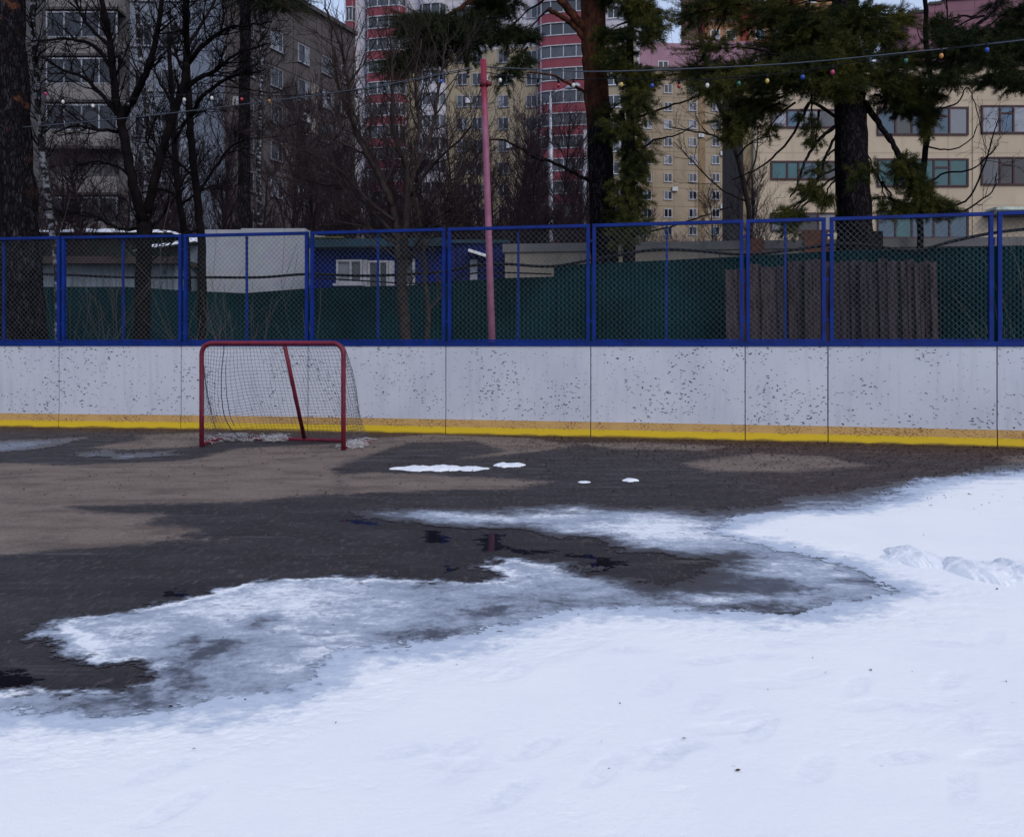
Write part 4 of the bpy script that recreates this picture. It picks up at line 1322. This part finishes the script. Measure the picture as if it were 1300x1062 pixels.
def bare_tree(name, label, cat, Y, trunk, limbs, bark, seed, group=None, twigbark=None, lev=2, nch=5, tw=9, twl=60, rmin=.0034, wig=.22, up=.08):
    """trunk: (pixel polyline, r0 px, r1 px); limbs: list of the same with depth change; twigs grow from every limb"""
    r = random.Random(seed); px = Y / F
    pts, ra, rb_ = trunk
    line = smooth_line(to3d(pts, Y, 0), 5, .012, r)
    b = line[0].copy(); b.z = 0
    if line[0].z > .1: line = [b + (b - line[1]) * .0] + line
    root = thing(name, label, cat, (line[0].x, line[0].y, 0), 0, group)
    n = len(line); rad = [px * (ra + (rb_ - ra) * i / (n - 1)) for i in range(n)]; rad[0] *= 1.25
    mb = MB(); mb.tube(line, rad, 10); mb.build('trunk', bark, root, True)
    tb = MB()
    allL = [(line, rad, tw * .5)]
    for lp in limbs:
        q, qa, qb = lp[:3]; dY = lp[3] if len(lp) > 3 else r.uniform(-1.6, 1.6)
        ln = smooth_line(to3d(q, Y, dY), 5, .015, r); m = len(ln)
        rd = [px * (qa + (qb - qa) * i / (m - 1)) for i in range(m)]
        mb = MB(); mb.tube(ln, rd, 8); mb.build('branch', bark, root, True)
        allL.append((ln, rd, tw))
    for ln, rd, k in allL:
        m = len(ln); L = sum((ln[i + 1] - ln[i]).length for i in range(m - 1))
        cnt = int(k * max(.6, L / (120 * px)))
        for j in range(cnt):
            t = (r.uniform(.3, 1) if ln is not line else r.uniform(.45, 1)) * (m - 1); i = min(m - 2, int(t)); p = ln[i].lerp(ln[i + 1], t - i)
            dd = (ln[i + 1] - ln[i]).normalized(); ax = rvec(r); ax = (ax - dd * ax.dot(dd)).normalized(); a = r.uniform(.4, 1.1)
            grow(tb, p, dd * math.cos(a) + ax * math.sin(a), twl * px * r.uniform(.5, 1.3), min(rd[i] * .55, .016), lev, r, up, wig, nch, .7, rmin)
    tb.build('twigs', twigbark or bark, root)
    return root


def needle_mesh(name, Ps, Ds, n, ln, wd, seed, mat, parent):
    g = np.random.default_rng(seed)
    Pn = np.repeat(np.array(Ps), n, 0); Dn = np.repeat(np.array(Ds), n, 0); N = len(Pn)

    def unit(a): return a / np.maximum(np.linalg.norm(a, axis=1, keepdims=True), 1e-9)
    q = unit(Dn * g.uniform(.1, 1.2, (N, 1)) + unit(g.normal(size=(N, 3))) * .8) * ln * g.uniform(.6, 1.15, (N, 1))
    s_ = unit(np.cross(q, unit(g.normal(size=(N, 3))))) * wd * g.uniform(.7, 1.2, (N, 1))
    o = Pn + g.normal(size=(N, 3)) * .018
    w0 = wloc(parent); o = o - np.array(w0)
    V = np.stack([o - s_, o + s_, o + q], 1).reshape(-1, 3).astype(np.float32)
    me = bpy.data.meshes.new(name)
    me.vertices.add(3 * N); me.vertices.foreach_set('co', V.reshape(-1))
    me.loops.add(3 * N); me.loops.foreach_set('vertex_index', np.arange(3 * N, dtype=np.int32))
    me.polygons.add(N); me.polygons.foreach_set('loop_start', np.arange(0, 3 * N, 3, dtype=np.int32))
    me.update(calc_edges=True); me.materials.append(mat)
    return link(bpy.data.objects.new(name, me), parent)


def foliage_blobs(root, blobs, Y, bark, needle, seed, dens=1.0, nl=.085, droop=-.1):
    """blobs: (u, v, ru, rv, dY, weight, attach point px) clouds of needled branchlets"""
    r = random.Random(seed); px = Y / F
    nb = MB(); Ps, Ds = [], []
    for bl in blobs:
        u, v, ru, rv, dY, wt, at = bl
        hidden = v + rv < -12
        c = P(u, v, Y + dY); A_ = P(at[0], at[1], Y + (at[2] if len(at) > 2 else 0))
        bough = smooth_line([A_, A_.lerp(c, .5) + Vector((0, 0, .06)), c], 4, .02, r)
        nb.tube(bough, [.026 - .017 * i / (len(bough) - 1) for i in range(len(bough))], 5)
        cnt = int(wt ** 1.4 * dens * (ru * rv) / (24 if hidden else 5.2))
        for k in range(cnt):
            o = rvec(r) * r.random() ** .5
            tip = c + Vector((o.x * ru * 1.3 * px, o.y * min(ru, rv * 2.2) * px * .9, o.z * rv * 1.35 * px))
            st = bough[-1 - min(len(bough) - 1, int(abs(r.gauss(0, 2.2))))].lerp(tip, r.uniform(.0, .6))
            md = st.lerp(tip, .55) + Vector((0, 0, droop * .25))
            tip = tip + Vector((0, 0, -.1 * r.random()))
            ln = smooth_line([st, md, tip], 3)
            nb.tube(ln, [.006, .0055, .005, .0045, .004, .0035, .003][:len(ln)], 3, cap=False)
            m = len(ln)
            for q in range(6):
                t = (.35 + .65 * q / 5) * (m - 1); i = min(m - 2, int(t)); p = ln[i].lerp(ln[i + 1], t - i)
                dd = ((ln[i + 1] - ln[i]).normalized() + Vector((0, 0, .25))).normalized()
                Ps.append(tuple(p)); Ds.append(tuple(dd))
    nb.build('boughs', bark, root); needle_mesh('foliage', Ps, Ds, 13, nl * 1.12, .0042, seed, needle, root)


def pine(name, label, Y, pts, radpx, bark, blobs, boughs, seed, needle, dens=1.0, nl=.085, jit=.01):
    r = random.Random(seed); px = Y / F
    line = smooth_line(to3d(pts, Y, 0), 6, jit, r); b = line[0].copy(); b.z = 0
    line = [b] + line if line[0].z > .1 else line
    root = thing(name, label, 'tree', (b.x, b.y, 0))
    zz = np.array([p.z for p in line]); zk = [to3d([p], Y, 0)[0].z for p in pts]
    rad = list(np.interp(zz, zk, [q * px for q in radpx])); rad[0] *= 1.2
    mb = MB(); mb.tube(line, rad, 20)
    # uneven trunk surface
    for i, (x, y, z) in enumerate(mb.v):
        k = i // 20; c = line[min(k, len(line) - 1)]; f = 1 + .05 * math.sin(i * 2.1 + z * 3) + .05 * math.sin((i % 20) * .94 + z * 1.3)
        mb.v[i] = (c.x + (x - c.x) * f, c.y + (y - c.y) * f, z)
    mb.build('trunk', bark, root, True)
    for q in boughs:
        pl_, ra, rb_, dY = q
        ln = smooth_line(to3d(pl_, Y, dY), 5, .015, r); m = len(ln)
        mb = MB(); mb.tube(ln, [px * (ra + (rb_ - ra) * i / (m - 1)) for i in range(m)], 9); mb.build('branch', bark, root, True)
    if blobs: foliage_blobs(root, blobs, Y, M['bark'], needle, seed + 1, dens, nl)
    return root


# left pine, trunk only in frame; its crown is far above the picture
pine('pine_tree', 'massive dark pine trunk with flaking orange bark patches at the far left edge', 13.6,
     [(31, 440), (29, 400), (25, 300), (17, 200), (10, 100), (0, 0), (-12, -130), (-20, -260)], [28.5, 26.5, 22.5, 21, 24, 27, 24, 18], M['pine_bark_left'],
     [(-40, -190, 120, 50, 0, 1, (-16, -200)), (60, -230, 110, 50, .5, 1, (-18, -220)), (-60, -280, 120, 60, -.5, 1, (-18, -260))], [], 21, M['needle_dark'])
# birches
for lab, Y, pts, ra, rb_, sd in (('slim birch with blotched white bark right beside the massive left pine', 16, [(76, 440), (72, 330), (66, 290), (55, 210), (48, 130), (44, 60), (40, -40), (40, -140)], 4.6, 3.0, 31),
                                 ('thin pale birch behind the dark fork of bare branches at left', 30, [(190, 440), (189, 330), (186, 250), (187, 160), (178, 70), (170, -40)], 3.6, 2.6, 32),
                                 ('thin pale birch above the grey container at left centre', 32, [(330, 440), (330, 300), (328, 220), (331, 120), (334, 30), (336, -60)], 3.4, 2.4, 33)):
    bare_tree('birch_tree', lab, 'tree', Y, (pts, ra, rb_), [], M['birch'], sd, twigbark=M['bark'], tw=26, twl=55, lev=1)
# forked dark tree
T2 = [([(183, 282), (172, 245), (160, 190), (153, 150), (147, 120), (142, 85), (137, 40), (126, -15), (118, -60)], 7, 2.4), ([(153, 152), (168, 128), (180, 105), (190, 80), (198, 45), (204, 5), (206, -50)], 5, 2.2),
      ([(187, 270), (195, 235), (203, 200), (212, 170), (225, 130), (233, 105), (238, 80)], 6.2, 4.2), ([(226, 128), (245, 105), (270, 92), (283, 82), (300, 68), (340, 55)], 3.4, 1.1), ([(238, 82), (258, 58), (285, 38), (310, 33), (345, 28)], 3.2, 1),
      ([(236, 90), (237, 40), (238, -10), (240, -60)], 4, 2.2), ([(152, 148), (128, 120), (105, 98), (80, 90), (52, 72)], 3.4, 1), ([(144, 90), (118, 58), (85, 50), (40, 52)], 3, 1), ([(156, 168), (130, 165), (95, 160), (70, 168)], 2.6, .9),
      ([(166, 225), (150, 212), (120, 205), (95, 212)], 2.2, .8), ([(186, 290), (150, 290), (115, 272), (75, 268)], 2.4, .8), ([(140, 60), (110, 30), (98, 5), (90, -30)], 2.4, .9), ([(202, 200), (186, 180), (188, 150)], 2, .8), ([(188, 292), (205, 275), (222, 250), (235, 225), (260, 200)], 2.4, .9)]
bare_tree('bare_tree', 'black forked bare tree with wide spreading limbs, just right of the left pine', 'tree', 15, ([(180, 440), (181, 360), (183, 320), (183, 282)], 10, 9), T2, M['bark'], 41, tw=14, twl=62, lev=2, nch=4)
bare_tree('bare_tree', 'slender dark bare tree rising just left of the grey container', 'tree', 16, ([(256, 440), (257, 330), (253, 280), (246, 210), (240, 140), (237, 60), (236, -30)], 5.5, 3.5),
          [([(249, 250), (262, 230), (290, 190), (315, 175)], 2.6, .9), ([(247, 225), (225, 205), (200, 195)], 2.2, .9), ([(241, 150), (262, 118), (300, 95), (330, 92)], 3, 1), ([(239, 100), (220, 60), (215, 10)], 2.4, 1), ([(238, 60), (262, 20), (285, -20)], 2.4, 1), ([(255, 290), (225, 300), (205, 330)], 2, .8)], M['bark'], 42, tw=9, twl=58)
bare_tree('bare_tree', 'leaning bare tree between the forked tree and the slender one', 'tree', 18, ([(240, 440), (236, 310), (228, 258), (222, 200), (218, 120), (214, 40)], 5, 2.4),
          [([(229, 262), (250, 245), (275, 235)], 2, .8), ([(226, 250), (205, 240), (180, 245)], 2, .8), ([(221, 180), (240, 150), (262, 140)], 2, .8), ([(219, 130), (200, 100), (190, 60)], 2, .8)], M['bark'], 43, tw=8, twl=52)
pine('pine_tree', 'dark straight pine trunk rising behind the grey container', 25, [(309, 440), (310, 300), (310, 150), (312, 20), (314, -120), (315, -260)], [8.5, 8, 7, 6.4, 6, 4], M['pine_bark'],
     [(330, -10, 60, 28, .4, 1.0, (313, -20)), (360, 8, 40, 16, .2, .8, (313, -10)), (290, -60, 60, 30, -.4, 1, (314, -50)), (325, -120, 70, 40, 0, 1, (314, -100))], [], 22, M['needle_dark'], nl=.1)
# central multi-stemmed tree
T6 = [([(507, 330), (503, 285), (495, 250), (484, 225), (470, 198), (452, 165), (440, 140), (430, 110), (424, 60)], 5.0, 1.6), ([(498, 262), (480, 220), (462, 190), (447, 150), (441, 100), (430, 50), (412, 10)], 4, 1.2), ([(514, 330), (516, 270), (517, 225), (514, 205), (506, 190), (498, 150), (498, 107), (500, 60)], 4.6, 1.4),
      ([(517, 260), (522, 230), (532, 205), (545, 175), (553, 140), (560, 95), (566, 55)], 4, 1.2), ([(516, 215), (528, 190), (532, 150), (528, 100), (535, 50)], 3, 1), ([(520, 250), (545, 215), (575, 185), (600, 160)], 2.4, .8), ([(518, 290), (550, 250), (590, 215), (612, 190)], 2.2, .8),
      ([(503, 300), (470, 265), (440, 238), (400, 232), (360, 215)], 3, .9), ([(500, 280), (462, 250), (430, 215), (385, 190), (350, 160)], 2.6, .8), ([(506, 310), (470, 290), (430, 262), (395, 240)], 2.4, .8), ([(515, 300), (540, 285), (580, 262)], 2.2, .7), ([(488, 235), (500, 200), (490, 160)], 2, .8),
      ([(520, 330), (535, 300), (560, 285), (600, 280)], 2, .7), ([(472, 200), (430, 180), (380, 165)], 2, .7)]
bare_tree('bare_tree', 'bushy bare tree with many fanning stems in front of the blue kiosk', 'tree', 14.6, ([(516, 440), (513, 400), (510, 360), (510, 330)], 7.5, 6.4), T6, M['bark_brown'], 44, tw=11, twl=66, lev=2, nch=4, up=.12)
bare_tree('bare_sapling', 'thin grey sapling just right of the fanning bare tree', 'tree', 14.3, ([(541, 440), (544, 400), (540, 360), (537, 310), (528, 250)], 3.6, 1.8), [([(543, 395), (556, 380), (566, 372)], 1.8, .8), ([(538, 320), (552, 290), (560, 250)], 1.4, .6)], M['bark_brown'], 45, tw=6, twl=40, lev=1)
# centre pine
pine('pine_tree', 'tall centre pine with orange upper trunk beside the lamp posts', 18.2, [(770, 440), (768, 330), (765, 270), (762, 200), (757, 110), (754, 60), (753, 0), (750, -90), (746, -200), (744, -300)], [18.5, 17.5, 16.5, 15.5, 15, 14.8, 15.5, 13, 10, 7], M['pine_bark_orange'],
     [(560, 42, 52, 26, -.6, 1.25, (640, 20)), (520, 30, 34, 14, -.4, 1, (600, 30)), (505, 84, 32, 15, -.5, 1.1, (560, 40)), (540, 72, 30, 18, -.5, 1.15, (590, 40)), (600, 38, 36, 22, -.2, 1.1, (640, 20)), (625, 8, 38, 20, .4, 1.2, (700, -40)), (640, 44, 34, 13, 0, 1.2, (690, 0)),
      (665, 46, 22, 9, .2, 1.2, (700, 10)), (655, 78, 26, 18, 0, .65, (680, 40)), (640, 100, 20, 16, 0, .5, (670, 60)), (590, 70, 22, 12, -.4, .6, (600, 40)), (600, -60, 90, 34, -1, 1, (748, -90)), (850, -110, 80, 40, 1, 1, (748, -130)), (700, -170, 90, 50, -1, 1, (746, -180)), (800, -60, 50, 26, 1.4, .9, (752, -80))],
     [([(742, 38), (730, 22), (712, 0), (690, -30), (640, -28), (600, 0), (560, 25)], 6.2, 2.0, -.6), ([(744, 52), (725, 30), (707, 18), (696, 12)], 4, 2.6, -.2), ([(752, 232), (730, 220), (700, 205), (680, 200), (640, 178), (612, 180)], 2.6, 1, -.4), ([(750, 120), (725, 108), (700, 95), (670, 92)], 2.2, .9, -.5), ([(765, 48), (775, 45), (788, 38), (800, 40)], 2.6, 1.4, .4), ([(770, 60), (778, 85), (784, 108)], 2.6, 1.6, .2)], 23, M['needle_dark'], 1.25, .1)
# young pine beside it
r = random.Random(77); yb = []
for k in range(30):
    v = -60 + k * 12.5
    wv = np.interp(v, [-60, 60, 120, 200, 300], [62, 58, 50, 36, 26])
    for q in range(2): yb.append((802 + r.uniform(-1, .75) * wv * .72, v + r.uniform(-8, 8), r.uniform(14, 24), r.uniform(9, 15), r.uniform(-.7, .7), 1.15 if v < 110 else .72, (800, v - 12)))
pine('pine_tree', 'young shaggy green pine with needles down its stem, right of the centre pine', 17.4, [(799, 440), (799, 330), (799, 250), (800, 200), (800, 100), (801, 0), (801, -100), (801, -170)], [8.5, 8, 7, 5.6, 4.8, 4, 3, 1.6], M['bark'], yb,
     [([(799, 255), (794, 225), (793, 190), (790, 140)], 4.6, 3, .2), ([(805, 150), (835, 140), (870, 128), (905, 118)], 1.8, .7, -.3), ([(803, 200), (830, 178), (858, 172), (880, 160)], 1.6, .6, .2), ([(801, 300), (850, 288), (890, 275), (930, 262)], 1.4, .6, .3)], 24, M['needle'], 1.0, .085)
# right pine with the big dark crown
rb9 = [(900, 60, 40, 20, 0, .55, (990, 70)), (880, 92, 34, 18, .4, .8, (980, 90)), (905, 112, 36, 14, -.3, 1.0, (990, 95)), (940, 92, 44, 18, .3, 1.2, (1050, 90)), (985, 100, 44, 18, -.5, 1.3, (1060, 90)), (960, 132, 36, 15, .2, 1.2, (1040, 110)), (935, 152, 34, 12, 0, 1.1, (1000, 120)), (925, 172, 24, 11, 0, 1, (990, 130)), (975, 165, 20, 10, .2, .6, (1010, 130)),
       (1000, 60, 50, 22, .5, 1.15, (1070, 50)), (1035, 90, 44, 24, -.9, 1.3, (1075, 80)), (1075, 70, 34, 26, -1.0, 1.25, (1075, 60)), (1060, 110, 34, 14, -1.0, 1.3, (1078, 95)), (1025, 28, 52, 22, .2, 1.25, (1070, 20)), (985, 12, 44, 18, .2, .95, (1060, 0)), (1090, 25, 40, 24, -.9, 1.2, (1075, 20)), (1125, 45, 30, 20, .2, 1.0, (1085, 40)),
       (1140, 22, 26, 16, .2, .8, (1085, 15)), (1150, 75, 36, 16, -.2, 1.0, (1090, 70)), (1125, 100, 34, 16, -.5, 1.25, (1090, 85)), (1165, 108, 32, 16, 0, 1.2, (1095, 90)), (1140, 125, 34, 14, -.2, 1.1, (1095, 105)), (1180, 125, 22, 11, 0, .9, (1120, 110)), (870, 20, 40, 20, .8, .6, (990, 0)), (920, 5, 44, 20, .6, 1.0, (1040, -20)), (950, 35, 30, 14, .4, .6, (1040, 10)),
       (1020, 150, 16, 7, -.3, .7, (1040, 110)), (1030, 162, 14, 8, -.2, .8, (1030, 120)), (1035, 180, 14, 7, -.2, .9, (1040, 140)), (1000, 275, 22, 14, -.6, 1.0, (1060, 225)), (1025, 240, 20, 10, -.5, 1.1, (1060, 215)), (1045, 255, 18, 10, -.4, .9, (1062, 225)), (1035, 215, 18, 9, -.4, .6, (1060, 190)), (1000, 295, 14, 8, -.6, .7, (1030, 250)),
       (1085, 222, 16, 12, -1.1, .8, (1085, 200)), (1110, 215, 16, 12, -.3, .5, (1095, 190)), (1150, 215, 20, 18, -.4, 1.3, (1130, 170)), (1165, 240, 22, 16, -.4, 1.35, (1140, 190)), (1180, 262, 30, 12, -.4, 1.3, (1150, 215)), (1200, 268, 18, 9, -.5, 1.1, (1160, 230)), (1140, 268, 26, 10, -.2, 1.0, (1120, 230)), (1125, 255, 16, 10, -.1, .6, (1110, 215)), (1150, 140, 22, 8, .2, 1, (1110, 120)), (1178, 148, 18, 12, .2, 1.1, (1160, 110)), (1175, 165, 10, 12, .2, 1.1, (1170, 130)),
       (1080, -60, 120, 40, 0, 1, (1072, -50)), (1000, -110, 100, 40, .8, 1, (1070, -120)), (1150, -130, 100, 44, -.6, 1, (1070, -140)), (1075, -200, 90, 50, 0, 1, (1070, -210))]
pine('pine_tree', 'thick trunked pine with broad dark green drooping crown, left of the cream ribbon windows', 17, [(1087, 440), (1086, 330), (1085, 270), (1081, 210), (1079, 150), (1077, 110), (1074, 40), (1071, -60), (1069, -180), (1068, -280)], [23.5, 22, 21, 20, 18.8, 18, 16.5, 14, 10, 6], M['pine_bark'], rb9,
     [([(1096, 130), (1115, 155), (1130, 178), (1142, 200), (1160, 225)], 4.2, 2, -.4), ([(1062, 160), (1045, 172), (1030, 190), (1018, 215), (1010, 240), (1003, 250)], 2.6, .9, -.5), ([(1064, 150), (1030, 130), (1018, 150), (1000, 180), (975, 205), (955, 218), (930, 228)], 2.2, .8, -.3), ([(1062, 170), (1050, 195), (1040, 225), (1022, 250), (1000, 272)], 2.0, .8, -.5),
      ([(1062, 95), (1020, 100), (970, 112), (925, 150)], 3.4, 1.2, .2), ([(1062, 60), (1000, 75), (940, 85), (880, 95)], 3.2, 1.2, .2), ([(1090, 95), (1120, 102), (1170, 118)], 3, 1.2, -.2)], 25, M['needle'], 1.3, .085)
# pine whose crown enters from the upper right
r = random.Random(9)
rb11 = [(1200, 45, 26, 12, 0, .7, (1250, 20)), (1235, 50, 34, 14, 0, .95, (1290, 10)), (1270, 45, 30, 16, .2, .9, (1310, 10)), (1290, 72, 26, 12, 0, 1.1, (1330, 40)), (1250, 78, 34, 12, -.2, .55, (1300, 50)), (1215, 72, 28, 12, .2, .55, (1270, 50)), (1200, 88, 24, 10, 0, .6, (1240, 60)), (1272, 98, 24, 10, -.1, 1.25, (1310, 70)), (1245, 105, 18, 7, -.1, .8, (1290, 80)), (1290, 18, 28, 14, 0, .8, (1340, -10)), (1330, 40, 40, 30, 0, 1, (1370, 10)),
        (1340, 95, 40, 20, 0, 1, (1372, 60)), (1260, 8, 20, 10, .3, .5, (1310, -20)), (1360, -60, 90, 40, 0, 1, (1374, -70)), (1290, -70, 70, 30, .6, .9, (1374, -90)), (1400, 40, 50, 30, .4, 1, (1376, 0)), (1380, -150, 90, 50, 0, 1, (1376, -160))]
pine('pine_tree', 'pine whose needled boughs reach in over the upper right corner', 16.4, [(1372, 440), (1374, 250), (1375, 60), (1376, -100), (1376, -220)], [17, 15, 13, 10, 6], M['pine_bark'], rb11 + [(1215, 58, 40, 14, -.3, 1, (1270, 40)), (1265, 62, 40, 18, .1, 1, (1320, 40)), (1205, 100, 30, 12, -.2, .8, (1250, 80)), (1285, 110, 24, 10, 0, .8, (1320, 80)), (1190, 30, 24, 14, .2, .7, (1240, 20))],
     [([(1374, -40), (1320, -25), (1275, -5), (1262, 12), (1245, 28), (1230, 40), (1190, 60)], 4, 1.4, 0), ([(1374, 60), (1330, 62), (1290, 70), (1250, 82)], 3, 1.1, 0)], 26, M['needle_dark'], 1.5, .08)
bare_tree('bare_tree', 'thin dark bare tree with curling branches in front of the cream ribbon windows', 'tree', 18.5, ([(1168, 440), (1168, 300), (1170, 250), (1174, 200), (1180, 150), (1183, 110), (1176, 60), (1175, 10), (1173, -60)], 4.2, 2.6),
          [([(1178, 85), (1195, 70), (1203, 40), (1200, -10)], 1.8, .8), ([(1182, 130), (1205, 95), (1225, 78)], 1.8, .6), ([(1172, 235), (1200, 220), (1235, 215), (1262, 190), (1268, 182)], 1.4, .5), ([(1170, 262), (1215, 270), (1245, 255), (1262, 240), (1265, 220)], 1.6, .5), ([(1171, 270), (1225, 255), (1250, 210), (1262, 170), (1268, 150)], 1.6, .5), ([(1176, 185), (1205, 190), (1232, 178), (1240, 160)], 1.2, .4), ([(1186, 140), (1215, 130), (1228, 112), (1240, 140), (1252, 195)], 1.2, .4), ([(1169, 290), (1150, 262), (1125, 250), (1100, 256)], 1.4, .5)],
          M['bark'], 46, tw=5, twl=46, lev=1, nch=4, wig=.34, up=.02)
bare_tree('bare_tree', 'slanting brown bare tree between the young pine and the broad crowned right pine', 'tree', 22, ([(958, 440), (956, 330), (948, 250), (930, 180), (905, 110), (892, 60), (886, 10), (882, -60)], 3.4, 2.6),
          [([(893, 62), (910, 40), (925, 10)], 1.8, .8), ([(896, 75), (880, 82), (865, 95)], 1.6, .6), ([(915, 135), (940, 120), (955, 100)], 1.6, .6), ([(932, 188), (905, 172), (870, 165), (850, 162)], 1.6, .6), ([(945, 240), (960, 200), (962, 160)], 1.6, .6), ([(935, 200), (955, 180), (985, 172)], 1.4, .5), ([(948, 255), (915, 240), (880, 205), (855, 180)], 1.4, .5)], M['bark_brown'], 47, tw=9, twl=46, lev=1, nch=5)

# thicket between the fence and the blocks
protos = []
for k in range(4):
    r = random.Random(100 + k)
    root = thing('bare_tree', None, 'tree', (0, 0, -50))
    hh = 7.0 + k * .8
    pts = [Vector((0, 0, 0))]; d = Vector((0, 0, 1))
    for i in range(8): d = (d + rvec(r) * .1 + Vector((0, 0, .1))).normalized(); pts.append(pts[-1] + d * hh / 8)
    rad = [.09 * (1 - .8 * i / 8) for i in range(9)]
    tb = MB(); tb.tube(pts, rad, 6); tb.build('trunk', M['bark_far'], root, local=True)
    mb = MB()
    for j in range(66):
        t = r.uniform(.12, .97) * 8; i = min(7, int(t)); p = pts[i].lerp(pts[i + 1], t - i); a = r.uniform(0, 6.28)
        grow(mb, p, Vector((math.cos(a) * .75, math.sin(a) * .75, .75)).normalized(), hh * r.uniform(.16, .34) * (1.15 - t / 11), rad[i] * .5, 2, r, .14, .2, 6, .6, .0046)
    mb.build('twigs', M['bark_far'], root, local=True)
    protos.append(root)
r = random.Random(55); used = set()
TH = 'bare trees in the thicket'
spots = [(u, r.uniform(22, 46)) for u in list(range(60, 470, 31)) + list(range(462, 760, 15)) + [800, 832, 866, 905, 935, 960]]
for k, (u, Y) in enumerate(spots):
    pr = protos[k % 4]
    o = pr if pr not in used and not used.add(pr) else copy_tree(pr)
    sc_ = r.uniform(.8, 1.15) * (1.2 if u < 450 else (1.06 if u < 780 else .75)) * (Y / 32) ** .8
    o.location = (((u + r.uniform(-9, 9)) - 650) / F * Y, Y, 0); o.rotation_euler.z = r.uniform(0, 6.28); o.scale = (sc_, sc_, sc_)
    tag(o, 'thin bare tree in the purple brown thicket behind the green fence', 'tree', TH)
# weeds and shoots between boards and green fence
mb = MB(); r = random.Random(8)
for (u, Y, n) in ((120, 14, 4), (150, 14.5, 3), (235, 13.6, 4), (300, 13.8, 5), (345, 13.5, 4), (410, 13.4, 2), (1275, 12, 3), (1290, 12, 3), (90, 14.2, 2)):
    for k in range(n):
        p = Vector(((u + r.uniform(-25, 25) - 650) / F * Y, Y + r.uniform(-.4, .4), 0))
        grow(mb, p, Vector((r.gauss(0, .25), r.gauss(0, .2), 1)).normalized(), r.uniform(1.3, 2.6), .006, 1, r, .05, .1, 4, .5, .0032, 6)
tag(mb.build('dry_shoots', simple('dry_stalk', (.1, .085, .08), .9, .4, 2)), 'thin dry shoots and saplings growing between the rink mesh and green fence', 'dry shoots', kind='stuff')
